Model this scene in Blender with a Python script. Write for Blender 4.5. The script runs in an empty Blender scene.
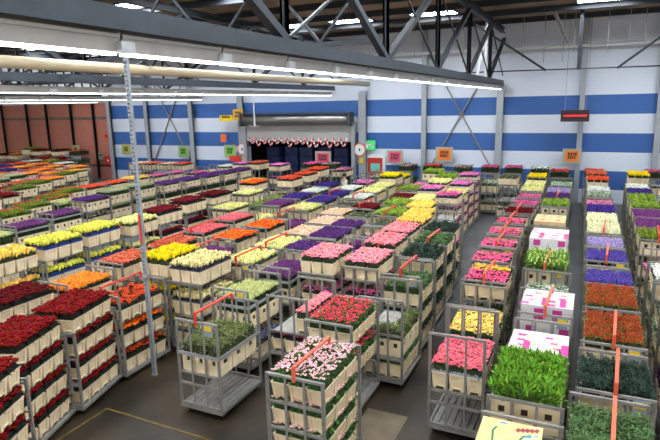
import bpy, math, random
import numpy as np
from mathutils import Vector, Matrix

rnd = random.Random(7)
C = bpy.context.scene.collection
scene = bpy.context.scene

# ------------------------------------------------------------------ colours and materials
def lin(c):
    c = c / 255.0
    return c / 12.92 if c <= 0.04045 else ((c + 0.055) / 1.055) ** 2.4
def L(r, g, b):
    return (lin(r), lin(g), lin(b), 1.0)

MATS = {}
def mat(name, col, rough=0.6, metal=0.0, var=0.0, scale=6.0, emit=0.0, spec=0.5):
    if name in MATS: return MATS[name]
    m = bpy.data.materials.new(name); m.use_nodes = True
    nt = m.node_tree; b = nt.nodes['Principled BSDF']
    b.inputs['Roughness'].default_value = rough
    b.inputs['Metallic'].default_value = metal
    b.inputs['Specular IOR Level'].default_value = spec
    b.inputs['Base Color'].default_value = col
    if var > 0:
        g = nt.nodes.new('ShaderNodeNewGeometry')
        n = nt.nodes.new('ShaderNodeTexNoise'); n.inputs['Scale'].default_value = scale; n.inputs['Detail'].default_value = 3
        nt.links.new(g.outputs['Position'], n.inputs['Vector'])
        mr = nt.nodes.new('ShaderNodeMapRange'); mr.inputs[1].default_value = 0.3; mr.inputs[2].default_value = 0.7
        mr.inputs[3].default_value = 1 - var; mr.inputs[4].default_value = 1 + var
        nt.links.new(n.outputs['Fac'], mr.inputs[0])
        h = nt.nodes.new('ShaderNodeHueSaturation'); h.inputs['Color'].default_value = col
        nt.links.new(mr.outputs[0], h.inputs['Value']); nt.links.new(h.outputs[0], b.inputs['Base Color'])
    if emit > 0:
        b.inputs['Emission Color'].default_value = col; b.inputs['Emission Strength'].default_value = emit
    MATS[name] = m
    return m

def petal(name, col, var=0.28, hue=0.02, rough=0.55):
    """a flower or leaf colour that differs from head to head"""
    if name in MATS: return MATS[name]
    m = bpy.data.materials.new(name); m.use_nodes = True
    nt = m.node_tree; b = nt.nodes['Principled BSDF']
    b.inputs['Roughness'].default_value = rough
    b.inputs['Specular IOR Level'].default_value = 0.06
    g = nt.nodes.new('ShaderNodeNewGeometry')
    h = nt.nodes.new('ShaderNodeHueSaturation'); h.inputs['Color'].default_value = col
    a = nt.nodes.new('ShaderNodeMapRange'); a.inputs[3].default_value = 1 - var; a.inputs[4].default_value = 1 + var
    c = nt.nodes.new('ShaderNodeMapRange'); c.inputs[3].default_value = 0.5 - hue; c.inputs[4].default_value = 0.5 + hue
    w = nt.nodes.new('ShaderNodeTexWhiteNoise'); w.noise_dimensions = '1D'
    nt.links.new(g.outputs['Random Per Island'], a.inputs[0])
    nt.links.new(g.outputs['Random Per Island'], w.inputs['W'])
    nt.links.new(w.outputs['Value'], c.inputs[0])
    nt.links.new(a.outputs[0], h.inputs['Value']); nt.links.new(c.outputs[0], h.inputs['Hue'])
    nt.links.new(h.outputs[0], b.inputs['Base Color'])
    MATS[name] = m
    return m

cream = mat('cream_plastic', L(243, 223, 186), 0.5, 0, 0.10, 4.0)
creamhole = mat('crate_opening', L(60, 48, 34), 0.8)
steel = mat('galvanised_steel', L(138, 135, 129), 0.5, 0.15, 0.16, 9.0)
steel_l = mat('bright_galvanised', L(172, 174, 176), 0.42, 0.45, 0.12, 7.0)
deckm = mat('trolley_deck', L(158, 154, 146), 0.6, 0.1, 0.22, 5.0)
dark_rubber = mat('dark_rubber', L(28, 27, 26), 0.7)
red_paint = mat('red_paint', L(214, 62, 40), 0.4)
orange_paint = mat('faded_orange_paint', L(214, 92, 60), 0.45, 0, 0.12, 8)
yellow_card = mat('yellow_card', L(226, 186, 38), 0.6)
grey_card = mat('grey_card_holder', L(140, 148, 156), 0.5)
black_metal = mat('dark_roof_steel', L(42, 46, 52), 0.55, 0.2, 0.15, 2.0)
girder_m = mat('grey_girder_paint', L(54, 61, 69), 0.55, 0.1, 0.2, 2.5)
white_card = mat('white_cardboard', L(216, 214, 212), 0.6, 0, 0.03, 3)
pink_print = mat('magenta_print', L(196, 52, 138), 0.6)
yellow_print = mat('yellow_print', L(226, 206, 60), 0.6)
tan_card = mat('tan_cardboard', L(222, 190, 140), 0.65, 0, 0.06, 4)
stem_shade = mat('shaded_stems', L(40, 52, 26), 0.9)  # dark green with the shade among stems put into the colour
white_paint = mat('white_paint', L(226, 228, 230), 0.5)
col_grey = mat('column_grey', L(160, 166, 172), 0.5, 0.1, 0.06, 2)

# ------------------------------------------------------------------ mesh templates
class T:
    """vertices, flat loops, loop totals, material index per face"""
    def __init__(s, V=None, loops=None, tot=None, mi=None):
        s.V = np.zeros((0, 3)) if V is None else np.asarray(V, float).reshape(-1, 3)
        s.loops = np.zeros(0, int) if loops is None else np.asarray(loops, int)
        s.tot = np.zeros(0, int) if tot is None else np.asarray(tot, int)
        s.mi = np.zeros(len(s.tot), int) if mi is None else np.asarray(mi, int)
    def at(s, loc=(0, 0, 0), rz=0.0, sc=(1, 1, 1), tilt=None, mi=None):
        V = s.V * np.asarray(sc, float)
        if tilt:
            tx, ty = tilt
            cx, sx = math.cos(tx), math.sin(tx); cy, sy = math.cos(ty), math.sin(ty)
            V = V @ np.array([[1, 0, 0], [0, cx, -sx], [0, sx, cx]]).T
            V = V @ np.array([[cy, 0, sy], [0, 1, 0], [-sy, 0, cy]]).T
        c, q = math.cos(rz), math.sin(rz)
        V = np.stack([V[:, 0] * c - V[:, 1] * q, V[:, 0] * q + V[:, 1] * c, V[:, 2]], 1) + np.asarray(loc, float)
        return T(V, s.loops, s.tot, s.mi if mi is None else (np.full(len(s.tot), mi) if np.isscalar(mi) else np.asarray(mi)[s.mi]))

def join(ts):
    ts = [t for t in ts if len(t.V)]
    if not ts: return T()
    off = np.cumsum([0] + [len(t.V) for t in ts[:-1]])
    return T(np.concatenate([t.V for t in ts]), np.concatenate([t.loops + o for t, o in zip(ts, off)]),
             np.concatenate([t.tot for t in ts]), np.concatenate([t.mi for t in ts]))

def to_mesh(name, t, mats, smooth=False):
    me = bpy.data.meshes.new(name)
    nv, nl, nf = len(t.V), len(t.loops), len(t.tot)
    me.vertices.add(nv); me.vertices.foreach_set('co', t.V.astype(np.float32).ravel())
    me.loops.add(nl); me.loops.foreach_set('vertex_index', t.loops.astype(np.int32))
    me.polygons.add(nf)
    st = np.concatenate([[0], np.cumsum(t.tot)[:-1]]) if nf else np.zeros(0, int)
    me.polygons.foreach_set('loop_start', st.astype(np.int32))
    me.polygons.foreach_set('loop_total', t.tot.astype(np.int32))
    me.polygons.foreach_set('material_index', t.mi.astype(np.int32))
    for m in mats: me.materials.append(m)
    me.polygons.foreach_set('use_smooth', np.full(nf, bool(smooth)))
    me.update(calc_edges=True); me.validate()
    return me

class MB:
    """collects shapes into one template"""
    def __init__(s): s.v = []; s.f = []; s.m = []
    def quad(s, a, b, c, d, mi=0):
        n = len(s.v); s.v += [tuple(a), tuple(b), tuple(c), tuple(d)]; s.f.append((n, n+1, n+2, n+3)); s.m.append(mi)
    def poly(s, pts, mi=0):
        n = len(s.v); s.v += [tuple(p) for p in pts]; s.f.append(tuple(range(n, n+len(pts)))); s.m.append(mi)
    def hexa(s, p, mi=0):
        n = len(s.v); s.v += [tuple(q) for q in p]
        for f in ((0, 3, 2, 1), (4, 5, 6, 7), (0, 1, 5, 4), (1, 2, 6, 5), (2, 3, 7, 6), (3, 0, 4, 7)):
            s.f.append(tuple(n+i for i in f)); s.m.append(mi)
    def box(s, lo, hi, mi=0):
        x0, y0, z0 = lo; x1, y1, z1 = hi
        s.hexa([(x0, y0, z0), (x1, y0, z0), (x1, y1, z0), (x0, y1, z0), (x0, y0, z1), (x1, y0, z1), (x1, y1, z1), (x0, y1, z1)], mi)
    def bar(s, p, q, w, h=None, mi=0, up=(0, 0, 1)):
        h = h or w
        p = Vector(p); q = Vector(q); d = (q-p).normalized(); u = Vector(up)
        if abs(d.dot(u)) > 0.98: u = Vector((0, 1, 0))
        a = d.cross(u).normalized()*w/2; b = a.cross(d).normalized()*h/2
        s.hexa([p-a-b, p+a-b, p+a+b, p-a+b, q-a-b, q+a-b, q+a+b, q-a+b], mi)
    def ibeam(s, p, q, w, h, t, mi=0):
        p = Vector(p); q = Vector(q); z = Vector((0, 0, 1))
        s.bar(p+z*(h/2-t/2), q+z*(h/2-t/2), w, t, mi); s.bar(p-z*(h/2-t/2), q-z*(h/2-t/2), w, t, mi)
        s.bar(p, q, t, h-2*t, mi)
    def tube(s, p, q, r, n=8, mi=0, r2=None):
        p = Vector(p); q = Vector(q); r2 = r if r2 is None else r2
        d = (q-p).normalized(); u = Vector((0, 0, 1)) if abs(d.z) < 0.95 else Vector((1, 0, 0))
        a = d.cross(u).normalized(); b = d.cross(a).normalized(); k = len(s.v)
        for c, rr in ((p, r), (q, r2)):
            for i in range(n):
                t = 2*math.pi*i/n; s.v.append(tuple(c + (a*math.cos(t)+b*math.sin(t))*rr))
        for i in range(n):
            j = (i+1) % n; s.f.append((k+i, k+n+i, k+n+j, k+j)); s.m.append(mi)
        s.f.append(tuple(k+i for i in range(n))); s.m.append(mi)
        s.f.append(tuple(k+n+i for i in reversed(range(n)))); s.m.append(mi)
    def path(s, pts, r, n=6, mi=0):
        for a, b in zip(pts, pts[1:]): s.tube(a, b, r, n, mi)
    def lathe(s, prof, n=8, mi=0, wob=0.0):
        k = len(s.v)
        for j, (r, z) in enumerate(prof):
            for i in range(n):
                t = 2*math.pi*(i+0.5*(j % 2))/n
                rr = r*(1+wob*(1 if (i+j) % 2 else -1)); s.v.append((rr*math.cos(t), rr*math.sin(t), z))
        for j in range(len(prof)-1):
            for i in range(n):
                i2 = (i+1) % n
                s.f.append((k+j*n+i, k+j*n+i2, k+(j+1)*n+i2, k+(j+1)*n+i)); s.m.append(mi)
        s.f.append(tuple(k+(len(prof)-1)*n+i for i in range(n))); s.m.append(mi)
    def t(s):
        return T(s.v, [i for f in s.f for i in f], [len(f) for f in s.f], s.m)
    def mesh(s, name, mats, smooth=False): return to_mesh(name, s.t(), mats, smooth)

def ob(name, me, parent=None, loc=(0, 0, 0), rz=0.0):
    o = bpy.data.objects.new(name, me); C.objects.link(o)
    o.parent = parent; o.location = loc; o.rotation_euler = (0, 0, rz)
    return o
def tag(o, label, cat, group=None):
    o['label'] = label; o['category'] = cat
    if group: o['group'] = group
    return o
def thing(name, label, cat, loc=(0, 0, 0), rz=0.0, group=None):
    return tag(ob(name, None, None, loc, rz), label, cat, group)
def struct(name, me, parent=None):
    o = ob(name, me, parent)
    if parent is None: o['kind'] = 'structure'
    return o

# ------------------------------------------------------------------ flower heads
def head(kind, fine):
    b = MB()
    if kind == 'rose':
        if fine:
            b.lathe([(.12, -.3), (.42, -.05), (.52, .2), (.50, .42), (.40, .46), (.30, .34), (.30, .50), (.17, .54), (.10, .44)], 7, 0, .06)
            b.lathe([(.14, .30), (.15, .56), (.03, .60)], 5, 0)
        else: b.lathe([(.35, 0), (.5, .25), (.42, .48), (.22, .42), (.1, .58)], 6, 0, .05)
    elif kind == 'tulip':
        b.lathe([(.15, -.35), (.36, 0), (.40, .3), (.30, .62), (.10, .78)] if fine else [(.2, -.3), (.4, .1), (.34, .5), (.1, .75)], 6, 0, .05)
    elif kind == 'gerb':
        n = 11 if fine else 7
        for i in range(n):
            a = 2*math.pi*i/n; da = math.pi/n*0.95
            c, s_ = math.cos(a), math.sin(a)
            b.poly([(0.08*c, 0.08*s_, .05), (.36*math.cos(a-da), .36*math.sin(a-da), .10), (.5*c, .5*s_, .03), (.36*math.cos(a+da), .36*math.sin(a+da), .10)], 0)
        b.lathe([(.17, .06), (.13, .15), (.04, .17)], 6, 1)
    elif kind == 'pom':
        b.lathe([(.30, -.2), (.5, 0), (.47, .2), (.30, .36), (.10, .42)] if fine else [(.5, 0), (.42, .25), (.15, .4)], 8 if fine else 6, 0, .1)
    elif kind == 'cup':
        b.lathe([(.15, -.3), (.38, 0), (.5, .22), (.42, .30), (.2, .18)] if fine else [(.3, -.1), (.5, .2), (.2, .26)], 7 if fine else 5, 0, .08)
        b.lathe([(.14, .2), (.09, .28)], 5, 1)
    elif kind == 'berry':
        b.lathe([(.2, -.4), (.48, -.1), (.42, .25), (.15, .42)], 5, 0)
    elif kind == 'spike':
        b.lathe([(.22, -.6), (.40, -.2), (.30, .15), (.34, .35), (.16, .7), (.03, .95)] if fine else [(.35, -.5), (.36, .2), (.05, .9)], 5, 0, .15)
    return b.t()

def leaf_t(long=1.0, wide=.35, bend=.35):
    b = MB(); n = 0
    b.v = [(0, 0, 0), (-wide/2, long*.45, bend*.6), (wide/2, long*.45, bend*.6), (0, long*.5, bend*.45), (0, long, bend*.5)]
    b.f = [(0, 3, 1), (0, 2, 3), (1, 3, 4), (3, 2, 4)]; b.m = [0]*4
    return b.t()
HEADS = {(k, f): head(k, f) for k in ('rose', 'tulip', 'gerb', 'pom', 'cup', 'berry', 'spike') for f in (0, 1)}
LEAF = leaf_t(); BLADE = leaf_t(1.0, .22, .2)

# kind: words, head, head size, spacing, colour, centre colour, foliage colour, stem height over the rim, dome, leaves amount, leaf size, sleeve, crate, ny
G1, G2, G3 = (66, 96, 40), (44, 66, 38), (96, 132, 46)
def K(words, hd, size, sp, col, fol=G2, hs=.10, dome=.03, leaves=14, lsize=.07, sleeve=None, crate='A', ny=4, centre=(230, 200, 60), hv=.28, leafk='leaf', hue=.015):
    return dict(words=words, head=hd, size=size, sp=sp, col=col, fol=fol, hs=hs, dome=dome, leaves=leaves, lsize=lsize, sleeve=sleeve, crate=crate, ny=ny, centre=centre, hv=hv, leafk=leafk, hue=hue)
KINDS = {
 'rose': K('red roses', 'rose', .058, .050, (128, 8, 12), (34, 44, 34), .115, .03, 10, .07, (40, 40, 42)),
 'drose': K('dark red roses', 'rose', .058, .050, (96, 8, 16), (34, 40, 32), .115, .03, 10, .07, (44, 42, 44)),
 'ruby': K('ruby red roses', 'rose', .056, .050, (112, 12, 24), (34, 40, 40), .12, .03, 8, .07, (42, 46, 72)),
 'ogerb': K('orange gerberas', 'gerb', .085, .068, (236, 78, 26), (46, 56, 36), .11, .03, 6, .07, (52, 56, 44), centre=(120, 70, 40)),
 'oranger': K('bright orange roses', 'rose', .06, .052, (244, 108, 34), (36, 56, 44), .12, .03, 8, .06, (40, 56, 52)),
 'oralow': K('orange tulips', 'tulip', .055, .05, (244, 146, 52), G2, .10, .02, 8, .07),
 'salmon': K('salmon roses', 'rose', .055, .050, (206, 104, 74), (70, 70, 46), .11, .03, 8, .06),
 'coral': K('coral pink roses', 'rose', .056, .050, (226, 108, 112), (60, 66, 46), .11, .03, 6, .06),
 'redor': K('orange-red roses', 'rose', .056, .050, (216, 82, 50), (70, 50, 40), .10, .03, 6, .06),
 'pgerb': K('hot pink gerberas', 'gerb', .09, .066, (240, 80, 128), (50, 70, 46), .10, .04, 5, .06, (64, 62, 84), ny=3, centre=(246, 130, 170)),
 'pcarn': K('pink carnations', 'pom', .056, .046, (244, 138, 146), (70, 96, 56), .12, .045, 6, .06),
 'phyd': K('pink hydrangeas', 'cup', .05, .036, (242, 112, 134), (90, 120, 60), .14, .06, 6, .08, centre=(250, 200, 170), ny=3, sleeve=(170, 176, 200)),
 'mag': K('magenta gerberas', 'gerb', .08, .064, (216, 62, 132), (50, 60, 60), .10, .03, 4, .06, (46, 60, 130), ny=3, centre=(240, 150, 200)),
 'lpink': K('lilac pink gerberas', 'gerb', .08, .064, (236, 112, 190), (50, 60, 60), .10, .03, 4, .06, (46, 60, 130), ny=3, centre=(240, 180, 210)),
 'ytul': K('yellow tulips', 'tulip', .062, .054, (232, 214, 56), (84, 110, 46), .13, .04, 10, .08, ny=3),
 'ybright': K('bright yellow tulips', 'tulip', .062, .052, (236, 206, 24), (72, 92, 30), .13, .05, 12, .08),
 'btul': K('blue-sleeved yellow tulips', 'tulip', .066, .056, (222, 218, 88), (60, 80, 70), .15, .04, 6, .08, (40, 70, 160), ny=3),
 'ctul': K('cream tulips', 'tulip', .062, .054, (230, 214, 152), (60, 66, 80), .12, .04, 6, .07, (74, 70, 104), ny=3),
 'pale': K('pale lemon tulips', 'tulip', .06, .052, (226, 220, 142), (80, 104, 62), .11, .03, 8, .07, (96, 100, 70)),
 'peach': K('pale peach roses', 'rose', .055, .050, (228, 188, 156), (96, 110, 70), .08, .02, 4, .06),
 'apri': K('apricot tulips', 'tulip', .06, .052, (244, 200, 92), (88, 100, 50), .12, .04, 8, .07),
 'narc': K('yellow ranunculus', 'pom', .062, .056, (246, 212, 112), (34, 110, 50), .16, .07, 16, .08, ny=3),
 'ygerb': K('golden yellow gerberas', 'gerb', .09, .068, (248, 196, 66), (50, 70, 46), .11, .03, 5, .06, (70, 66, 60), ny=3, centre=(250, 170, 60)),
 'creamf': K('cream stock', 'spike', .07, .05, (226, 222, 178), (110, 130, 74), .13, .03, 12, .08, ny=3),
 'daisy': K('pink spray chrysanthemums', 'cup', .040, .036, (250, 196, 204), (72, 118, 46), .17, .05, 60, .075, ny=3, centre=(226, 116, 140), hv=.18),
 'rchry': K('red spray chrysanthemums', 'cup', .036, .036, (224, 60, 88), (70, 110, 44), .17, .05, 60, .07, centre=(250, 160, 160)),
 'stat': K('purple statice', 'spike', .055, .036, (86, 50, 108), (70, 84, 60), .12, .04, 10, .07, ny=3),
 'viol': K('violet blue statice', 'spike', .060, .036, (90, 74, 152), (70, 80, 90), .12, .05, 8, .07, ny=3),
 'lav': K('pale lavender statice', 'spike', .055, .036, (166, 150, 196), (110, 120, 100), .12, .04, 10, .07, ny=3),
 'plum': K('plum purple statice', 'spike', .055, .038, (118, 60, 118), (70, 70, 60), .10, .03, 6, .07, ny=3),
 'indigo': K('indigo irises', 'spike', .055, .04, (68, 50, 128), (60, 84, 60), .12, .04, 8, .07, ny=3),
 'purt': K('tall purple freesias', 'spike', .05, .034, (112, 62, 114), (50, 84, 36), .34, .01, 50, .09, None, 'B', ny=4, leafk='blade'),
 'purb': K('purple asters', 'spike', .05, .036, (96, 54, 120), (70, 92, 60), .10, .03, 14, .08, None, 'B', ny=4),
 'lime': K('tall lime freesias', 'spike', .05, .036, (190, 194, 128), (54, 92, 34), .32, .01, 50, .09, None, 'B', ny=3, leafk='blade'),
 'heath': K('grey-green heather', 'spike', .05, .036, (172, 176, 136), (88, 108, 66), .20, .04, 30, .07, None, 'B', ny=4),
 'moss': K('moss green foliage', None, 0, 0, (0, 0, 0), (122, 140, 42), .14, .05, 120, .065, None, 'B', ny=4),
 'moss2': K('mid green foliage', None, 0, 0, (0, 0, 0), (92, 124, 48), .14, .05, 120, .065, None, 'B', ny=4),
 'grass': K('bright green lilies', None, 0, 0, (0, 0, 0), (104, 150, 44), .20, .04, 150, .11, None, 'B', ny=3, leafk='blade'),
 'lily': K('green lilies', 'tulip', .05, .08, (196, 214, 130), (112, 150, 54), .20, .05, 110, .10, None, 'B', ny=3, leafk='blade'),
 'dkgr': K('dark green leaves', None, 0, 0, (0, 0, 0), (46, 62, 50), .16, .06, 130, .075),
 'ever': K('grey-green pittosporum', None, 0, 0, (0, 0, 0), (84, 112, 66), .16, .06, 150, .06),
 'euc': K('olive green eucalyptus', None, 0, 0, (0, 0, 0), (104, 114, 66), .20, .05, 120, .07, None, 'B', ny=3),
 'lgr': K('lime green bupleurum', None, 0, 0, (0, 0, 0), (142, 172, 60), .14, .06, 130, .065, None, 'B', ny=4),
 'hyper': K('orange-red berries', 'berry', .026, .024, (172, 74, 38), (92, 104, 40), .16, .05, 60, .07, ny=3, hue=.02),
 'white': K('white roses', 'rose', .058, .052, (216, 218, 206), (80, 100, 76), .11, .03, 10, .07),
 'wmix': K('small white flowers', 'cup', .035, .04, (222, 228, 220), (120, 150, 96), .14, .05, 50, .08, ny=3),
 'mpink': K('rose pink gerberas', 'gerb', .075, .06, (214, 84, 140), (70, 60, 60), .09, .03, 6, .06, ny=3, centre=(240, 170, 200)),
 'slate': K('slate blue sea holly', 'spike', .05, .04, (120, 124, 146), (92, 96, 92), .12, .03, 10, .07, ny=3),
 'rpot': K('red potted geraniums', 'pom', .06, .07, (226, 60, 56), (46, 84, 40), .24, .06, 70, .08, None, 'P', ny=3),
 'ppot': K('pink potted cyclamens', 'pom', .06, .065, (238, 90, 150), (46, 84, 44), .24, .06, 70, .08, None, 'P', ny=3),
 'lpot': K('pale pink begonias', 'pom', .05, .075, (240, 170, 190), (62, 100, 54), .24, .06, 80, .08, None, 'P', ny=3),
 'wpot': K('white potted azaleas', 'pom', .055, .06, (240, 240, 236), (60, 100, 44), .24, .06, 70, .08, None, 'P', ny=3),
 'gpot': K('green potted ferns', None, 0, 0, (0, 0, 0), (70, 112, 48), .22, .07, 130, .08, None, 'P', ny=3),
 'bare': K('closed flower buds', None, 0, 0, (0, 0, 0), (92, 100, 66), .06, .02, 40, .06),
}
CW = 0.284
CH = {'A': .315, 'S': .27, 'B': .36, 'P': .10}
LEN = 1.23
for k, d in KINDS.items():
    d['key'] = k
    if k in ('rose', 'drose', 'ogerb', 'oranger', 'daisy', 'rchry', 'mag', 'lpink', 'mpink'): d['crate'] = 'S'
    d['pm'] = [petal('petals_'+k, L(*d['col']), d['hv'], d['hue']), petal('centre_'+k, L(*d['centre']), .15)]
    d['fm'] = petal('leaves_'+k, L(*d['fol']), .5, .03); d['bm'] = mat('shaded_stems_'+k, L(*[int(v*.55) for v in d['fol']]), .9)  # bm: leaf colour darkened, shade between the stems put into the colour
    d['sm'] = mat('sleeve_'+k, L(*(d['sleeve'] or (70, 84, 50))), .35)
    d['cd'] = LEN/d['ny'] - .012

def patch(d, r, lod):
    """(blossoms, leaves, sleeve) over one crate, z = 0 at its rim"""
    w, dp = CW-.02, d['cd']-.015
    hs, dome = d['hs']*(1 if lod else .88), d['dome']
    top = lambda x, y: hs + dome*(1-(2*x/w)**2*.5-(2*y/dp)**2*.5)
    bl, lv, sl = [], [], MB()
    if d['head']:
        sp = d['sp']*(1 if lod else 1.25); hz = d['size']*(1 if lod else 1.24)
        t = HEADS[(d['head'], 1 if lod else 0)]
        nx = max(2, round((w+.02)/sp)); ny = max(2, round((dp+.02)/sp))
        for i in range(nx):
            for j in range(ny):
                if d['leaves'] >= 50 and d['head'] in ('cup', 'pom', 'berry') and r.random() < .36: continue
                x = (i+.5*(1 if j % 2 else .6)+r.uniform(-.3, .3))/nx*(w+.012)-(w+.012)/2; y = (j+.5+r.uniform(-.3, .3))/ny*(dp+.01)-(dp+.01)/2
                s = hz*r.uniform(.82, 1.15)
                tl = (r.uniform(-.35, .35)-y*.9, r.uniform(-.35, .35)+x*.9)
                bl.append(t.at((x, y, top(x, y)+r.uniform(-.018, .018)), r.uniform(0, 6.3), (s, s, s*(1.2 if d['head'] == 'tulip' else 1)), tl))
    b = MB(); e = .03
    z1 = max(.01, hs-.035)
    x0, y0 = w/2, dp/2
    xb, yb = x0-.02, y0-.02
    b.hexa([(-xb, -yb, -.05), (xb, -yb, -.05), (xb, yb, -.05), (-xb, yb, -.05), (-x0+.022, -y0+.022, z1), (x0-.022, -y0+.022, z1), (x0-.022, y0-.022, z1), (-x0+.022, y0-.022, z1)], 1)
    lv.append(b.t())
    leafy = d['leaves'] >= 50
    n = int((d['leaves']*(2.2 if leafy else 1)+(0 if leafy else 26))*(1 if lod else .42)); lt = BLADE if d['leafk'] == 'blade' else LEAF
    for _ in range(n):
        tall = d['leafk'] == 'blade'
        x = r.uniform(-w/2, w/2); y = r.uniform(-dp/2, dp/2)
        if d['hs'] > .25 or r.random() < (.35 if leafy else .75):       # leaves that hang out of the side
            if r.random() < .5: x = math.copysign(w/2-.005, x)
            else: y = math.copysign(dp/2-.005, y)
            z = r.uniform(0, hs*.75)
        else: z = top(x, y)-.045+r.uniform(-.03, .03)
        s = d['lsize']*r.uniform(.7, 1.3)*(1 if lod else 1.45)
        lv.append(lt.at((x, y, z), r.uniform(0, 6.3), (s, s, s), (r.uniform(.1, 1.2) if tall else r.uniform(-.5, .6), r.uniform(-.3, .3))))
    if d['sleeve']:
        xs, ys = w/2+.006, dp/2+.004
        h = hs*(.62 if d['key'] == 'btul' else .26 if 'rose' in d['key'] else .40); n = 4
        for i in range(n):                            # paper collar folded round each bunch
            xa = -xs+2*xs*i/n; xb2 = -xs+2*xs*(i+1)/n
            for sy in (-1, 1): sl.quad((xa, sy*(ys-.012), -.02), (xb2, sy*(ys-.012), -.02), (xb2-.006, sy*(ys+.006), h*r.uniform(.6, 1.4)), (xa+.006, sy*(ys+.006), h*r.uniform(.6, 1.4)))
            ya = -ys+2*ys*i/n; yb2 = -ys+2*ys*(i+1)/n
            for sx in (-1, 1): sl.quad((sx*(xs-.012), ya, -.02), (sx*(xs-.012), yb2, -.02), (sx*(xs+.006), yb2-.006, h*r.uniform(.6, 1.4)), (sx*(xs+.006), ya+.006, h*r.uniform(.6, 1.4)))
    return join(bl), join(lv), sl.t()

def crate_t(style, cd, fine):
    """a plastic flower crate, base at z = 0; material 0 plastic, 1 openings"""
    b = MB(); h = CH[style]
    tp = .026 if style in 'AS' else .008
    wt, dt = (CW-.014)/2, (cd-.008)/2
    wb, db = wt-tp, dt-tp
    def face(bl, br, tr, tl, n):
        bl, br, tr, tl, n = map(Vector, (bl, br, tr, tl, n))
        P = lambda u, v, k: (bl*(1-u)+br*u)*(1-v)+(tl*(1-u)+tr*u)*v - n*k
        if style == 'P':
            b.quad(P(0, 0, 0), P(1, 0, 0), P(1, 1, 0), P(0, 1, 0)); return
        def inset(u0, v0, u1, v1, k, mi):
            b.quad(P(u0, v0, k), P(u1, v0, k), P(u1, v1, k), P(u0, v1, k), mi)
            for (a, c) in (((u0, v0), (u1, v0)), ((u1, v0), (u1, v1)), ((u1, v1), (u0, v1)), ((u0, v1), (u0, v0))):
                b.quad(P(*a, 0), P(*c, 0), P(*c, k), P(*a, k))
        if style in 'AS':
            us = [0, .2, .8, 1]; vs = [0, .13, .2, .86, 1]; holes = {(1, 2): (.022, 0)}
            if fine: holes[(1, 0)] = (.03, 1)
        else:
            us = [0, .34, .66, 1]; vs = [0, .15, .52, .8, 1]; holes = {(1, 2): (.03, 1)}
        for i in range(3):
            for j in range(4):
                if (i, j) in holes:
                    k, mi = holes[(i, j)]
                    inset(us[i], vs[j], us[i+1], vs[j+1], k, mi)
                else: b.quad(P(us[i], vs[j], 0), P(us[i+1], vs[j], 0), P(us[i+1], vs[j+1], 0), P(us[i], vs[j+1], 0))
    B = [(-wb, -db, 0), (wb, -db, 0), (wb, db, 0), (-wb, db, 0)]; Tp = [(-wt, -dt, h), (wt, -dt, h), (wt, dt, h), (-wt, dt, h)]
    for i, n in enumerate(((0, -1, 0), (1, 0, 0), (0, 1, 0), (-1, 0, 0))):
        j = (i+1) % 4; face(B[i], B[j], Tp[j], Tp[i], n)
    b.quad(*reversed(B))
    if fine and style != 'P':
        e = .004
        for (x0, y0, x1, y1) in ((-wt-e, -dt-e, wt+e, -dt+.008), (-wt-e, dt-.008, wt+e, dt+e), (-wt-e, -dt+.008, -wt+.008, dt-.008), (wt-.008, -dt+.008, wt+e, dt-.008)):
            b.box((x0, y0, h-.022), (x1, y1, h))
    return b.t()
CRATE = {(s, ny, f): crate_t(s, LEN/ny-.012, f) for s in 'ASBP' for ny in (3, 4) for f in (0, 1)}
pot_tray = mat('dark_pot_tray', L(86, 60, 48), .7)
CMATS = {'A': [cream, creamhole], 'S': [cream, creamhole], 'B': [cream, creamhole], 'P': [pot_tray, pot_tray]}

# ------------------------------------------------------------------ trolley parts
PW = .445; PL = .66
def end_frame_mesh(fine, H1=1.87):
    b = MB(); H0 = .14
    for s in (-1, 1):
        x = s*PW
        if fine:      # perforated channel post
            b.box((x-.022, -.02, H0), (x-.011, .02, H1)); b.box((x+.011, -.02, H0), (x+.022, .02, H1))
            z = H0
            while z < H1-.03:
                b.box((x-.011, -.02, z), (x+.011, -.012, z+.026)); z += .05
            b.box((x-.011, .008, H0), (x+.011, .02, H1))
        else: b.box((x-.022, -.02, H0), (x+.022, .02, H1))
    b.box((-PW-.02, -.02, H1-.038), (PW+.02, .02, H1)); b.box((-PW, -.018, .60), (PW, .018, .64)); b.box((-PW, -.018, .20), (PW, .018, .24))
    for x in (-.15, .15): b.box((x-.016, -.012, .22), (x+.016, .012, H1-.02))
    return b.mesh('end_frame', [steel])
def platform_mesh(fine, z0=.13, z1=.19):
    b = MB()
    for s in (-1, 1):
        b.box((-PW-.02, s*PL-.025, z0), (PW+.02, s*PL+.025, z1)); b.box((s*PW-.022, -PL, z0), (s*PW+.022, PL, z1))
    n = 7 if fine else 4
    for i in range(n):
        x = -PW+.03+(2*PW-.06)*(i+.5)/n; w = (2*PW-.06)/n*.42
        b.box((x-w, -PL+.02, z1-.025), (x+w, PL-.02, z1-.005))
    return b.mesh('platform', [steel, deckm])
def shelf_mesh(fine):
    b = MB()
    for s in (-1, 1):
        b.box((-PW+.02, s*(PL-.03)-.015, -.035), (PW-.02, s*(PL-.03)+.015, -.002)); b.box((s*(PW-.10)-.014, -PL+.03, -.035), (s*(PW-.10)+.014, PL-.03, -.002))
    n = 6 if fine else 3
    for i in range(n):
        x = -PW+.09+(2*PW-.18)*(i+.5)/n; w = (2*PW-.18)/n*.46
        b.box((x-w, -PL+.03, -.02), (x+w, PL-.03, -.004), 1)
    return b.mesh('shelf', [steel, deckm])
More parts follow.
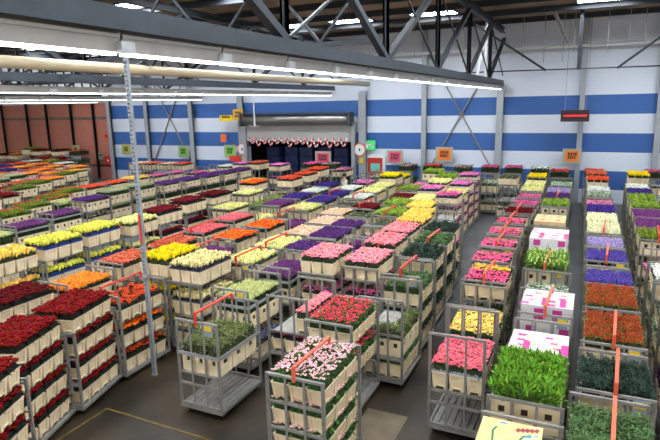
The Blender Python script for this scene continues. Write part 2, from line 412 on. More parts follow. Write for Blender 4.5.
def bar_mesh(m):
    b = MB(); z = 2.02
    b.bar((0, -PL-.01, 1.80), (0, -PL-.01, z), .05, .03); b.bar((0, -PL-.02, z), (.05, PL-.28, z+.03), .045, .03)
    b.bar((.05, PL-.28, z+.035), (.05, PL-.25, z-.10), .04, .03)
    return b.mesh('tow_bar', [m])
EF = [end_frame_mesh(0), end_frame_mesh(1)]; EFR = [end_frame_mesh(0, 1.65), end_frame_mesh(1, 1.65)]; EFO = [end_frame_mesh(0, 1.73), end_frame_mesh(1, 1.73)]; PF = [platform_mesh(0), platform_mesh(1)]; SF = [shelf_mesh(0), shelf_mesh(1)]
BAR = [bar_mesh(red_paint), bar_mesh(orange_paint)]
b = MB()
for s_ in (-1, 1): b.box((-PW-.02, s_*(PL+.012)-.012, -.03), (PW+.02, s_*(PL+.012)+.012, .03)); b.box((s_*(PW+.012)-.012, -PL, -.03), (s_*(PW+.012)+.012, PL, .03))
TRAY = b.mesh('tray_rail', [steel_l])
b = MB(); b.box((-.09, -.012, -.10), (.09, .006, .10)); HOLD = b.mesh('card_holder', [grey_card])
b = MB(); b.box((-.075, -.02, 0.0), (.075, -.013, .085)); CARD = b.mesh('card', [yellow_card])
b = MB(); b.tube((-.018, 0, .055), (.018, 0, .055), .055, 12); b.bar((-.025, 0, .055), (-.025, 0, .13), .01, .04); b.bar((.025, 0, .055), (.025, 0, .13), .01, .04); WHEEL = b.mesh('caster_wheel', [dark_rubber])

ORD = ['first', 'second', 'third', 'fourth', 'fifth', 'sixth', 'seventh', 'eighth', 'ninth', 'tenth', 'eleventh', 'twelfth', 'thirteenth', 'fourteenth', 'fifteenth', 'sixteenth', 'seventeenth', 'eighteenth', 'nineteenth', 'twentieth']
CANDS = []          # every crate: (distance, dict)
TROLLEYS = []
def trolley(x, y, mode, tiers, row, short, idx, rot=0.0, bar=0, nick=None, card=False, content=None, shows=True, tray=0):
    fine = math.hypot(x, y) < 15.5
    tl = tiers.split()
    n = len(tl)
    topz = {'o': 1.68, 'r': 1.60, 't': 2.12, 'i': 1.43, 'l': 1.12, 'm': 1.28, 'p': 1.56, 'n': .98, 'q': 1.198, 'k': .84}[mode]
    zs = [.19] if n == 1 else [.19+(topz-.19)*k/(n-1) for k in range(n)]
    words = content
    if not words:
        for t in reversed(tl):
            k = t.split('+')[0].split(':')[0]
            if k in KINDS: words = KINDS[k]['words']; break
        else: words = 'nothing'
    lab = 'steel trolley of %s, %s in %s' % (words, ORD[min(idx, 19)], row)
    r = thing('flower_trolley', lab, 'trolley', (x, y, 0), rot, 'flower trolleys standing in ' + row)
    ob('platform', PF[fine], r)
    ef = (EFO if mode == 'o' else EFR if mode == 'r' else EF)[fine]
    ob('end_frame', ef, r, (0, -PL, 0)); ob('end_frame', ef, r, (0, PL, 0))
    for k in range(1, n):
        if not tl[k].startswith('_'): ob('shelf', SF[fine], r, (0, 0, zs[k]))
    if fine:
        for sx in (-1, 1):
            for sy in (-1, 1): ob('caster_wheel', WHEEL, r, (sx*(PW-.06), sy*(PL-.14), 0))
    if tray: ob('tray_rail', TRAY, r, (0, 0, tray))
    if bar: ob('tow_bar', BAR[bar-1], r)
    if card:
        h = ob('card_holder', HOLD, r, (.29, -PL-.03, 1.74)); ob('card', CARD, h)
    nick = nick or '%s trolley, %s' % (ORD[min(idx, 19)], short)
    # crates
    c, s = math.cos(rot), math.sin(rot)
    for k, t in [(k, u) for k, t in enumerate(tl) for u in t.split('+')]:
        kk, _, opt = t.partition(':')
        if kk not in KINDS: continue
        d = KINDS[kk]; ny = d['ny']
        for i in range(3):
            for j in range(ny):
                if 'T' in opt and j > 2 or 'R' in opt and i != 2 or 'L' in opt and i != 0 or 'F' in opt and j > 0 or 'H' in opt and j >= (ny+1)//2 or 'K' in opt and j < (ny+1)//2: continue
                top = k == n-1
                side = 2 if x < .1 else 0
                if not top and not (j == 0 or i == side): continue
                lx = (i-1)*CW+rnd.uniform(-.004, .004); ly = -LEN/2+(j+.5)*LEN/ny+rnd.uniform(-.004, .004)
                wx, wy = x+lx*c-ly*s, y+lx*s+ly*c
                vis = shows and (top or shows != 'top')
                pos = '%s row %s' % (ORD[j], ('left', 'middle', 'right')[i])
                tier = 'only' if n == 1 else ('top' if top else 'bottom' if k == 0 else ORD[n-1-k])
                lab = 'crate of %s, %s, %s tier, %s' % (d['words'], pos, tier, nick)
                CANDS.append((math.sqrt(wx*wx+wy*wy+9)+(0 if vis else 100)+(0 if top else .6), dict(kind=d, loc=(wx, wy, zs[k]), rot=rot+rnd.uniform(-.02, .02), label=lab, group='crates on the '+nick, nick=nick)))
    return r

# ------------------------------------------------------------------ the rows of trolleys: (x, y, how the top tier sits, tiers from below, extras)
R = []
def row(name, short, *ts): R.append((name, short, ts))
row('the row at the photo edge, right', 'right edge row',
    (1.80, 9.0, 'i', 'bare bare bare', {}), (1.80, 10.5, 'i', 'stat bare bare', {}), (1.82, 12.0, 'l', 'bare wmix bare', {}), (1.82, 13.5, 'i', 'bare bare white:L', {}),
    (1.82, 15.0, 'l', 'bare bare mpink', {}), (1.80, 17.3, 'i', 'bare bare moss', dict(bar=1)), (1.82, 18.9, 'i', 'bare bare plum', {}), (1.85, 20.5, 'i', 'bare bare plum', {}),
    (1.85, 22.1, 'i', 'bare bare lgr', {}), (1.85, 23.7, 'i', 'bare wmix lgr', {}), (1.9, 25.3, 'i', 'bare bare indigo', {}), (1.9, 26.9, 'i', 'bare bare white', {}), (2.05, 29.2, 'o', 'bare ybright bare ybright', {}))
row('the violet and berry row', 'violet berry row',
    (.42, 6.62, 'i', 'bare bare ever:T', dict(bar=2, nick='grey-green shrub trolley', shows='top')), (.50, 8.10, 'i', 'bare bare dkgr:T', dict(bar=2, card=1, nick='dark leaf trolley', shows='top')),
    (.52, 9.72, 'i', 'bare bare hyper', dict(bar=2, card=1, nick='front red berry trolley', shows='top')), (.53, 11.35, 'i', 'bare bare hyper', dict(nick='second red berry trolley', shows='top')),
    (.52, 12.85, 'i', 'bare bare viol:H', dict(shows='top')), (.50, 14.65, 'i', 'bare bare viol:H', dict(bar=2, card=1, shows='top')), (.50, 16.1, 'i', 'bare bare lav:H', dict(shows='top')), (.48, 17.7, 'i', 'bare bare creamf', dict(bar=2, card=1, shows='top')),
    (.46, 19.2, 'i', 'bare bare creamf', dict(shows='top')), (.44, 20.9, 'i', 'bare bare indigo', dict(shows='top')), (.42, 22.5, 'i', 'bare bare mpink', dict(shows='top')), (.40, 24.1, 'i', 'bare bare wmix', dict(shows='top')),
    (.38, 25.7, 'i', 'bare bare white', dict(shows='top')), (.36, 27.3, 'o', 'bare bare redor', dict(shows='top')), (.3, 29.3, 'o', 'bare bare salmon', dict(shows='top')), (.2, 31.0, 'o', 'bare rpot', dict(shows='top')))
row('the white carton row', 'white carton row',
    (-.53, 5.72, 'i', 'bare bare -', dict(nick='picture box trolley', content='boxes with painted tulips', shows='top')), (-.545, 7.46, 'i', 'bare bare grass', dict(nick='bright green lily trolley', shows='top')),
    (-.56, 9.0, 'i', 'bare bare -', dict(content='white and magenta cartons', shows='top')), (-.54, 10.68, 'q', 'bare bare -', dict(bar=2, card=1, content='stacked white magenta cartons', shows='top')), (-.66, 12.05, 'l', 'bare bare wmix', dict(shows='top')),
    (-.76, 13.38, 'i', 'bare bare lily', dict(bar=2, card=1, shows='top')), (-.82, 15.1, 'i', 'bare bare -', dict(content='tall white magenta cartons', shows='top')), (-.90, 16.7, 'i', 'bare bare -', dict(content='tan cardboard boxes', shows='top')),
    (-1.0, 18.2, 'i', 'bare bare -', dict(content='stacked tan cardboard boxes', shows='top')), (-1.03, 20.0, 'i', 'bare bare -', dict(content='empty grey shelves', shows='top')), (-1.05, 21.6, 'i', 'bare bare lgr', dict(shows='top')), (-1.06, 23.2, 'i', 'bare bare stat', dict(bar=2, shows='top')),
    (-1.1, 24.9, 'i', 'bare bare lav:H', dict(shows='top')), (-1.1, 26.5, 'i', 'bare bare wmix', dict(shows='top')), (-1.15, 28.2, 'i', 'bare bare gpot', dict(shows='top')), (-1.4, 30.5, 'o', 'gpot rpot rpot', dict()))
row('the pink gerbera row', 'pink gerbera row',
    (-1.76, 9.13, 'k', '- phyd', dict(nick='pink hydrangea trolley')), (-1.82, 10.55, 'k', '- narc', dict(nick='yellow ranunculus trolley')), (-1.86, 12.15, 'i', 'bare bare pgerb:H+ygerb:K', dict(bar=2, shows='top')),
    (-2.0, 13.72, 'i', 'bare bare pgerb:H', dict(shows='top')), (-2.06, 15.15, 'i', 'bare bare pgerb:H', dict(bar=2, card=1, shows='top')), (-2.12, 16.65, 'i', 'bare bare pgerb:H', dict(shows='top', bar=2)), (-2.15, 18.2, 'i', 'bare bare pgerb:H', dict(shows='top', bar=2)),
    (-2.12, 19.9, 'i', 'bare bare drose', dict(shows='top', bar=2)), (-2.08, 21.6, 'i', 'bare bare mag', dict(shows='top')), (-2.1, 23.2, 'i', 'bare bare mag', dict(shows='top')), (-2.15, 24.9, 'i', 'bare bare pale', dict(shows='top')),
    (-2.2, 26.5, 'i', 'bare bare pale', dict(shows='top')))
row('the row beside the open aisle', 'open aisle row',
    (-3.54, 6.88, 'i', 'daisy daisy daisy daisy', dict(bar=2, nick='pink daisy trolley')), (-3.95, 8.85, 'i', 'rchry:F rchry rchry', dict(nick='red chrysanthemum trolley')),
    (-3.52, 10.35, 'l', 'ever euc -', dict(nick='half empty green trolley', content='foliage under an empty shelf')), (-3.62, 11.92, 'l', 'dkgr dkgr ever', dict(bar=1, card=1, nick='mid green leaf trolley')),
    (-3.72, 13.4, 'i', 'dkgr dkgr dkgr', dict(nick='dark green trolley')), (-3.80, 14.85, 'i', 'dkgr dkgr ever', dict(bar=1)), (-4.0, 16.3, 'i', 'dkgr dkgr dkgr', dict(card=1)),
    (-4.35, 18.0, 'l', 'bare mpink -', dict(content='pink flowers under empty shelf')), (-4.75, 19.6, 'i', 'mag mag -', dict(content='magenta flowers under empty shelf')), (-5.0, 21.5, 'o', 'mag mag mag mag', dict()), (-5.05, 23.1, 'i', 'lpink mag mag pale', dict()),
    (-5.1, 24.65, 'o', 'mag lpink mag lpink', dict()), (-5.15, 26.2, 'i', 'mag mag lpink -', dict()), (-5.2, 27.8, 'o', 'mag lpink mag lpink', dict()))
row('the pink carnation row', 'pink carnation row',
    (-4.80, 12.1, 'p', 'mpink mpink pcarn', dict(nick='first carnation trolley')), (-4.96, 13.85, 'p', 'mpink mpink pcarn', dict(bar=1, card=1)), (-4.98, 15.3, 'p', 'mpink bare pcarn', dict(bar=1)),
    (-4.95, 16.75, 'p', 'bare bare apri', dict(bar=1, card=1)), (-5.2, 18.3, 'i', 'bare bare apri', {}), (-5.45, 19.8, 'i', 'bare bare apri', {}), (-5.85, 21.3, 'i', 'bare bare pale', {}),
    (-6.05, 22.9, 'o', 'mag mag lpink', {}), (-6.1, 24.5, 'o', 'mag mag pale', {}), (-6.2, 26.1, 'o', 'bare lgr', {}))
row('the row with the centre carnations', 'centre carnation row',
    (-5.26, 9.72, 'l', '- mpink pcarn:R', dict(nick='half empty pink trolley')), (-5.50, 11.72, 'o', 'mpink mpink pcarn', dict(nick='centre carnation trolley')), (-5.75, 13.4, 'l', 'bare stat stat', {}),
    (-5.85, 15.0, 'l', 'bare bare plum', {}), (-5.9, 16.5, 'i', 'bare bare bare', {}), (-6.25, 18.0, 'i', 'bare bare lgr', dict(bar=1)), (-6.6, 19.9, 'i', 'bare bare lgr', {}), (-6.8, 21.6, 'i', 'bare bare drose', {}), (-6.95, 23.5, 'i', 'bare bare lgr', {}),
    (-7.0, 25.2, 'i', 'bare bare mpink', {}), (-7.2, 27.8, 'o', 'bare lgr lgr', {}), (-7.0, 29.4, 'i', 'bare gpot', {}))
row('the purple statice row', 'purple statice row',
    (-6.15, 8.02, 'k', '- euc', dict(bar=1, card=1, tray=1.22, nick='olive eucalyptus trolley')), (-6.62, 9.72, 'n', 'slate lime', dict(card=1, tray=1.5, nick='tall lime trolley')), (-6.62, 11.45, 'n', 'bare purt', dict(tray=1.52, nick='purple tray trolley')), (-6.75, 13.0, 'i', 'bare bare stat:H', {}),
    (-6.72, 14.45, 'i', 'bare bare stat', {}), (-6.8, 15.95, 'i', 'bare bare stat:H', {}), (-7.15, 17.45, 'i', 'bare bare bare', {}), (-7.5, 18.9, 'i', 'bare bare drose', dict(bar=1)))
row('the pale peach row', 'pale peach row',
    (-7.62, 11.42, 'i', 'bare bare pale', dict(bar=1, card=1)), (-7.68, 12.95, 'i', 'bare bare pale', dict(bar=1, card=1)), (-7.68, 14.6, 'i', 'bare bare peach', {}), (-7.7, 16.25, 'i', 'bare bare peach', {}), (-7.85, 17.75, 'i', 'bare bare peach', {}),
    (-8.3, 19.3, 'i', 'bare bare bare', {}), (-8.5, 20.9, 'i', 'bare bare white', dict(bar=1)), (-8.55, 22.5, 'i', 'bare bare pale', {}), (-8.6, 24.1, 'i', 'bare bare pale', {}), (-8.8, 25.8, 'o', 'bare ybright ybright', {}), (-8.9, 27.4, 'i', 'bare ybright', {}))
row('the row behind the post', 'row behind post',
    (-8.80, 7.02, 'r', 'rose rose rose rose', dict(rot=.25, nick='second red rose trolley')), (-8.88, 8.46, 'm', 'ogerb oranger ogerb', dict(bar=1, nick='orange gerbera trolley')), (-8.09, 10.05, 'o', 'ctul ctul ctul', dict(nick='cream tulip trolley')),
    (-9.15, 10.2, 'o', 'ybright ybright ybright', dict(nick='bright yellow tulip trolley')), (-9.2, 11.75, 'm', 'bare bare plum', dict(bar=1, card=1)), (-9.5, 13.4, 'i', 'ogerb bare oranger', dict(card=1)), (-9.42, 15.0, 'i', 'ogerb bare oranger', {}), (-9.4, 16.5, 'l', 'bare bare plum', dict(bar=1, card=1)),
    (-9.5, 18.0, 'i', 'bare bare pale', {}), (-9.6, 19.6, 'i', 'bare bare indigo', {}), (-9.7, 21.2, 'i', 'bare bare indigo', dict(bar=1)), (-9.8, 22.9, 'i', 'bare bare white', {}))
row('the rose row, lower left', 'lower left rose row',
    (-8.52, 5.62, 'r', 'rose rose rose rose', dict(rot=.33, nick='front red rose trolley')), (-7.64, 4.22, 'r', 'rose rose rose rose', dict(rot=.40, nick='cut-off red rose trolley')), (-10.35, 6.9, 'r', 'drose drose drose', dict(nick='dark red rose trolley')),
    (-10.55, 8.62, 'm', 'bare oralow oralow', dict(nick='orange tulip trolley')), (-10.62, 10.28, 'i', 'bare bare salmon', dict(nick='front salmon rose trolley')), (-10.55, 11.9, 'i', 'bare bare salmon', dict(bar=1)), (-10.8, 13.7, 'i', 'mag mag coral', dict(bar=1)), (-10.95, 15.5, 'i', 'bare mag coral', {}),
    (-10.95, 17.0, 'l', 'bare bare pale', dict(card=1)), (-10.95, 18.5, 'i', 'bare bare plum', {}), (-10.95, 20.1, 'i', 'bare bare indigo', {}), (-11.0, 21.8, 'i', 'bare bare white', {}), (-11.2, 23.5, 'i', 'bare bare indigo', {}))
row('the blue-sleeved tulip row', 'blue tulip row',
    (-13.0, 7.2, 'o', 'drose apri apri', {}), (-13.05, 8.62, 'o', 'bare apri apri', {}), (-13.15, 10.12, 'o', 'btul btul btul', dict(bar=1)), (-13.3, 11.65, 'o', 'btul btul btul', dict(bar=1)), (-13.15, 13.15, 'o', 'pale pale pale', dict(bar=1)),
    (-13.5, 14.8, 'o', 'bare ruby ruby', {}), (-13.95, 16.75, 'o', 'bare ruby ruby', {}), (-14.1, 18.6, 'o', 'bare drose drose', {}), (-13.6, 20.4, 'i', 'bare pale pale', {}), (-14.4, 22.1, 'o', 'bare bare oranger', {}), (-13.3, 23.7, 'o', 'drose drose redor', {}), (-13.4, 25.6, 'o', 'drose drose redor', {}), (-13.7, 27.6, 'o', 'drose drose redor', {}),
    (-12.3, 17.2, 'i', 'bare bare pale', {}), (-12.4, 19.0, 'l', 'bare lgr lgr', dict(card=1)), (-12.3, 20.7, 'l', 'bare bare lgr', {}), (-15.6, 24.0, 'i', 'bare bare ygerb', {}))
row('the tall purple row', 'tall purple row',
    (-16.9, 10.7, 'l', 'bare lime', {}), (-17.35, 12.35, 'l', 'bare purt', dict(tray=1.66)), (-18.05, 14.3, 'l', 'bare purt', dict(tray=1.66)), (-19.2, 16.7, 'i', 'purt bare purb', {}), (-19.5, 18.35, 'i', 'heath heath heath', {}), (-19.5, 20.0, 'i', 'heath heath heath', {}),
    (-19.3, 21.6, 'i', 'purt purt purb', {}), (-19.2, 23.1, 'i', 'purt purt purb', {}), (-19.05, 24.6, 'i', 'purt purt purb', {}), (-18.95, 26.1, 'i', 'purt purt purb', {}), (-18.9, 27.6, 'i', 'bare purb', {}))
row('the moss green row', 'moss green row',
    (-18.6, 11.2, 'l', 'bare bare', {}), (-19.3, 13.2, 'i', 'bare bare moss', dict(bar=1)), (-20.2, 14.9, 'i', 'bare bare moss', dict(bar=1, card=1)), (-21.2, 16.5, 'i', 'bare bare moss', dict(bar=1)), (-22.0, 18.0, 'i', 'bare bare moss', dict(bar=1, card=1)), (-22.3, 19.6, 'i', 'bare bare redor', {}), (-22.4, 21.2, 'i', 'bare bare redor', {}), (-22.5, 22.8, 'i', 'bare bare apri', {}),
    (-22.5, 24.4, 'i', 'bare bare mag', {}), (-22.4, 25.9, 'i', 'bare bare mag', {}), (-21.0, 26.2, 'i', 'bare bare mag', {}), (-19.9, 16.0, 'l', 'bare lime', dict(bar=1)))
fill = random.Random(11)
ks = ['moss', 'redor', 'rose', 'moss2', 'heath', 'ogerb', 'oralow', 'drose', 'moss2', 'mag', 'indigo', 'white']
for c_, (nm, x0, y0, n, sl, kk) in enumerate((('the green and red row', -21.2, 11.4, 9, -.62, ['moss2', 'moss', 'moss2', 'rose', 'moss', 'moss', 'oralow', 'moss', 'ygerb']), ('the orange row by the brick wall', -23.6, 13.0, 9, -.55, ['moss2', 'moss2', 'rose', 'rose', 'redor', 'mag', 'oralow', 'ogerb', 'oralow']),
                                 ('the heather row', -25.9, 14.2, 9, -.6, ['moss2', 'redor', 'rose', 'heath', 'heath', 'oralow', 'oralow', 'oralow', 'white']), ('the mixed row by brick piers', -29.0, 16.5, 8, -.5, ['heath', 'heath', 'moss2', 'oralow', 'mag', 'ogerb', 'rpot', 'rpot']),
                                 ('the row nearest the brick wall', -32.0, 18.4, 8, -.4, ['rose', 'heath', 'moss2', 'indigo', 'oralow', 'oralow', 'lgr', 'rpot']), ('the last row along brick wall', -35.0, 20.0, 8, -.35, ['moss2', 'indigo', 'rose', 'indigo', 'redor', 'white', 'rpot', 'rpot']))):
    row(nm, nm[4:], *[(x0+sl*1.65*i, y0+1.65*i, 'i', 'bare bare '+kk[i], dict(bar=1 if i % 3 == 0 else 0)) for i in range(n)])
row('the line along the brick wall', 'brick wall line',
    (-40.9, 30.6, 't', 'bare - lgr', {}), (-39.6, 30.6, 't', 'rose rose rose rose', {}), (-37.2, 30.6, 't', 'drose drose drose drose', {}), (-36.0, 30.6, 't', 'gpot rose gpot rpot', {}), (-42.6, 30.6, 'o', 'bare rose oralow', {}), (-44.2, 30.6, 'o', 'bare rose rose', {}), (-45.8, 30.6, 'o', 'bare bare', {}))
row('the line along the striped wall', 'striped wall line',
    (-28.6, 29.6, 'i', 'bare bare peach', {}), (-27.4, 29.6, 'i', 'bare bare salmon', {}), (-26.2, 29.7, 'i', 'bare bare peach', {}), (-25.0, 29.8, 'i', 'bare bare redor', {}), (-22.2, 29.0, 'l', 'bare peach', {}), (-21.0, 29.4, 'i', 'bare white', {}), (-20.0, 29.6, 'o', 'bare bare lpink', {}), (-18.9, 29.7, 'o', '- - salmon', {}), (-17.2, 29.4, 'o', 'rose mag lpink', {}),
    (-15.6, 30.6, 'o', 'gpot gpot ppot', {}), (-14.4, 30.8, 'o', 'gpot wpot lpot', {}), (-9.6, 31.2, 'o', 'rpot gpot lpot', {}), (-8.2, 31.4, 'o', 'rpot rpot', {}), (-6.4, 31.2, 'o', 'wpot gpot lpot', {}), (-5.0, 31.6, 'o', 'wpot rpot ppot', {}), (-3.75, 31.6, 'o', 'rpot mpink ppot', {}), (-2.4, 31.6, 'o', 'gpot gpot wpot', {}),
    (2.9, 31.4, 'o', 'rpot white ppot', {}))
row('the short line before the wall', 'short wall line', (-4.6, 28.6, 'l', 'wmix - wmix', {}), (-3.45, 27.4, 'o', 'peach - bare', {}), (-2.3, 29.2, 'i', 'bare ybright', {}), (-13.2, 29.9, 'i', '- gpot mpink', {}), (-10.9, 27.4, 'l', 'lpink lpink', {}), (-10.6, 29.2, 'l', 'mpink wmix', {}))
# trolleys that would stand inside another one step back along their row
placed = []
for name, short, ts in R:
    for i, (x, y, mode, tiers, kw) in enumerate(ts):
        placed.append([x, y, mode, tiers, name, short, i, dict(kw)])
for _ in range(60):
    moved = False
    for i, a in enumerate(placed):
        for b_ in placed[i+1:]:
            dx, dy = b_[0]-a[0], b_[1]-a[1]
            ox, oy = .95-abs(dx), 1.385-abs(dy)
            if ox > 0 and oy > 0 and not (a[7].get('rot') or b_[7].get('rot')):
                moved = True
                if ox < oy*.8:
                    k = math.copysign(ox/2+.002, dx or 1); a[0] -= k; b_[0] += k
                else:
                    k = math.copysign(oy/2+.002, dy or 1); a[1] -= k; b_[1] += k
    if not moved: break
for x, y, mode, tiers, name, short, i, kw in placed: trolley(x, y, mode, tiers, name, short, i, **kw)
# the second half of one pink trolley carries yellow gerberas
d = KINDS['ygerb']


# ------------------------------------------------------------------ crates: the 300 that show largest one by one, the rest as one mass
CANDS.sort(key=lambda c: c[0])
pr = random.Random(3)
PN, FN = {}, {}
def pmesh(d, v):
    k = (d['key'], v)
    if k not in PN:
        a, l, s = patch(d, pr, 1)
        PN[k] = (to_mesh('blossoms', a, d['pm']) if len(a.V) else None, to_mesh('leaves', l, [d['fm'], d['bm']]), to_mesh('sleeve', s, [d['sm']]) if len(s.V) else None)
    return PN[k]
CM = {}
NEAR = 300
n_in = 0
for q, (dist, c) in enumerate(CANDS[:NEAR]):
    d = c['kind']; ck = (d['crate'], d['ny'], 1)
    if ck not in CM: CM[ck] = to_mesh('crate_body', CRATE[ck], CMATS[d['crate']])
    lab = c['label']
    r = thing('flower_crate', lab, 'crate', c['loc'], c['rot'], c['group'])
    ob('crate_body', CM[ck], r)
    bl, lv, sl = pmesh(d, pr.randrange(4))
    fl = math.pi*pr.randrange(2)
    if bl: ob('blossoms', bl, r, (0, 0, CH[d['crate']]), fl)
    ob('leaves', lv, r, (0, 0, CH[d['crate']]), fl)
    if sl: ob('sleeve', sl, r, (0, 0, CH[d['crate']]), fl)

gm = [cream, creamhole, pot_tray]; gi = {}
for k, d in KINDS.items():
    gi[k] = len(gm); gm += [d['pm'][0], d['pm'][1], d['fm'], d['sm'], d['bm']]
def fpatch(d, v):
    k = (d['key'], v)
    if k not in FN:
        a, l, s = patch(d, pr, 0); g = gi[d['key']]
        cm = [2, 2] if d['crate'] == 'P' else [0, 1]
        h = CH[d['crate']]
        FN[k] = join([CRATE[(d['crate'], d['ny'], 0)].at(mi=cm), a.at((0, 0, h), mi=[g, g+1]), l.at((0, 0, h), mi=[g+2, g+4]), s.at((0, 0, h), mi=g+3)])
    return FN[k]
parts = []
for dist, c in CANDS[NEAR:]:
    parts.append(fpatch(c['kind'], pr.randrange(3)).at(c['loc'], c['rot']+math.pi*pr.randrange(2)))
far = ob('flower_crate_mass', to_mesh('flower_crate_mass', join(parts), gm))
tag(far, 'cream crates of cut flowers filling the more distant trolleys across the hall', 'crates', 'flower crates on the more distant trolleys')
far['kind'] = 'stuff'
print('CRATES', len(CANDS), 'trolleys', sum(1 for o in scene.objects if o.name.startswith('flower_trolley')))

# ------------------------------------------------------------------ camera
RM = Matrix(((0.90606077, 0.42264484, -0.02062086), (0.06849344, -0.19457612, -0.97849312), (-0.41756740, 0.88516184, -0.20524619)))
cam = bpy.data.cameras.new('camera'); cam.sensor_width = 36.0; cam.lens = 36.0*555/660; cam.clip_end = 300
co = bpy.data.objects.new('camera', cam); C.objects.link(co)
flip = Matrix(((1, 0, 0), (0, -1, 0), (0, 0, -1)))
co.matrix_world = Matrix.Translation((0, 0, 5.6)) @ (flip @ RM).transposed().to_4x4()
scene.camera = co

w = bpy.data.worlds.new('world'); scene.world = w; w.use_nodes = True
w.node_tree.nodes['Background'].inputs[0].default_value = (1.0, .98, .95, 1); w.node_tree.nodes['Background'].inputs[1].default_value = 1.0
scene.view_settings.view_transform = 'Standard'; scene.view_settings.look = 'None'; scene.view_settings.gamma = 1; scene.view_settings.use_curve_mapping = False
scene.view_settings.exposure = 0.14
scene.cycles.use_denoising = True; scene.cycles.max_bounces = 5; scene.cycles.diffuse_bounces = 3; scene.cycles.glossy_bounces = 2; scene.cycles.caustics_reflective = False; scene.cycles.caustics_refractive = False

def nodes_mat(name, rough):
    m = bpy.data.materials.new(name); m.use_nodes = True
    nt = m.node_tree; b = nt.nodes['Principled BSDF']; b.inputs['Roughness'].default_value = rough
    return m, nt, b
# floor: worn, stained concrete
fm, nt, bs = nodes_mat('stained_concrete', .34)
g = nt.nodes.new('ShaderNodeNewGeometry')
n1 = nt.nodes.new('ShaderNodeTexNoise'); n1.inputs['Scale'].default_value = .8; n1.inputs['Detail'].default_value = 6
n2 = nt.nodes.new('ShaderNodeTexNoise'); n2.inputs['Scale'].default_value = 9; n2.inputs['Detail'].default_value = 4
nt.links.new(g.outputs['Position'], n1.inputs['Vector']); nt.links.new(g.outputs['Position'], n2.inputs['Vector'])
def ramp(c0, c1, p0=.34, p1=.66):
    r = nt.nodes.new('ShaderNodeValToRGB'); e = r.color_ramp.elements
    e[0].position = p0; e[0].color = c0; e[1].position = p1; e[1].color = c1
    nt.links.new(n1.outputs['Fac'], r.inputs[0]); return r.outputs[0]
brown = ramp(L(33, 26, 18), L(74, 60, 43)); greyc = ramp(L(96, 98, 100), L(124, 126, 128))
sx = nt.nodes.new('ShaderNodeSeparateXYZ'); nt.links.new(g.outputs['Position'], sx.inputs[0])
zn = nt.nodes.new('ShaderNodeMapRange'); zn.inputs[1].default_value = 11.5; zn.inputs[2].default_value = 15.5; nt.links.new(sx.outputs['Y'], zn.inputs[0])
mz = nt.nodes.new('ShaderNodeMix'); mz.data_type = 'RGBA'; nt.links.new(zn.outputs[0], mz.inputs[0]); nt.links.new(brown, mz.inputs[6]); nt.links.new(greyc, mz.inputs[7])
mx = nt.nodes.new('ShaderNodeMix'); mx.data_type = 'RGBA'; mx.blend_type = 'MULTIPLY'; mx.inputs[0].default_value = .5
nt.links.new(mz.outputs[2], mx.inputs[6]); nt.links.new(n2.outputs['Fac'], mx.inputs[7]); nt.links.new(mx.outputs[2], bs.inputs['Base Color'])
mr = nt.nodes.new('ShaderNodeMapRange'); mr.inputs[3].default_value = .38; mr.inputs[4].default_value = .6
nt.links.new(n1.outputs['Fac'], mr.inputs[0]); nt.links.new(mr.outputs[0], bs.inputs['Roughness'])
b = MB(); b.quad((-62, -8, 0), (16, -8, 0), (16, 33, 0), (-62, 33, 0)); struct('floor', b.mesh('floor', [fm]))
ylm = mat('worn_yellow_line', L(104, 82, 32), .6, 0, .5, 5)
YA, YB, YC = (-7.98, 4.6, .003), (-8.03, 6.87, .003), (-5.0, 6.8, .003)
b = MB()
b.bar(YA, YB, .045, .004); b.bar(YB, YC, .045, .004)
YL = b.mesh('floor_line', [ylm]); struct('trim_1', YL)
b = MB(); b.box((-3.45, 4.0, 0), (-2.68, 8.82, .004)); struct('floor_patch', b.mesh('floor_patch', [mat('paler_concrete', L(112, 98, 78), .6, 0, .3, 2.5)]))
# back wall: blue and white cladding, with the roller door opening
wm, nt, bs = nodes_mat('striped_cladding', .55)
g = nt.nodes.new('ShaderNodeNewGeometry'); sp = nt.nodes.new('ShaderNodeSeparateXYZ'); nt.links.new(g.outputs['Position'], sp.inputs[0])
def mth(op, a, bv=None):
    n = nt.nodes.new('ShaderNodeMath'); n.operation = op
    for i, v in enumerate((a, bv)):
        if v is None: continue
        if isinstance(v, (int, float)): n.inputs[i].default_value = v
        else: nt.links.new(v, n.inputs[i])
    return n.outputs[0]
par = mth('MODULO', mth('FLOOR', mth('SUBTRACT', sp.outputs['Z'], .765)), 2.0)
isblue = mth('MULTIPLY', mth('LESS_THAN', mth('ABSOLUTE', par), .5), mth('MULTIPLY', mth('LESS_THAN', sp.outputs['Z'], 5.77), mth('GREATER_THAN', sp.outputs['Z'], .765)))
mx = nt.nodes.new('ShaderNodeMix'); mx.data_type = 'RGBA'; nt.links.new(isblue, mx.inputs[0])
mx.inputs[6].default_value = L(216, 223, 236); mx.inputs[7].default_value = L(54, 100, 168)
nt.links.new(mx.outputs[2], bs.inputs['Base Color'])
rib = mth('SINE', mth('MULTIPLY', sp.outputs['Z'], 62.8))
bp = nt.nodes.new('ShaderNodeBump'); bp.inputs['Strength'].default_value = .25; bp.inputs['Distance'].default_value = .01
nt.links.new(rib, bp.inputs['Height']); nt.links.new(bp.outputs[0], bs.inputs['Normal'])
b = MB(); Y = 33.0
b.box((-34.4, Y, 0), (-21.75, Y+.3, 10)); b.box((-13.6, Y, 0), (16, Y+.3, 10)); b.box((-21.75, Y, 4.35), (-13.6, Y+.3, 10))
struct('wall_back', b.mesh('wall_back', [wm]))
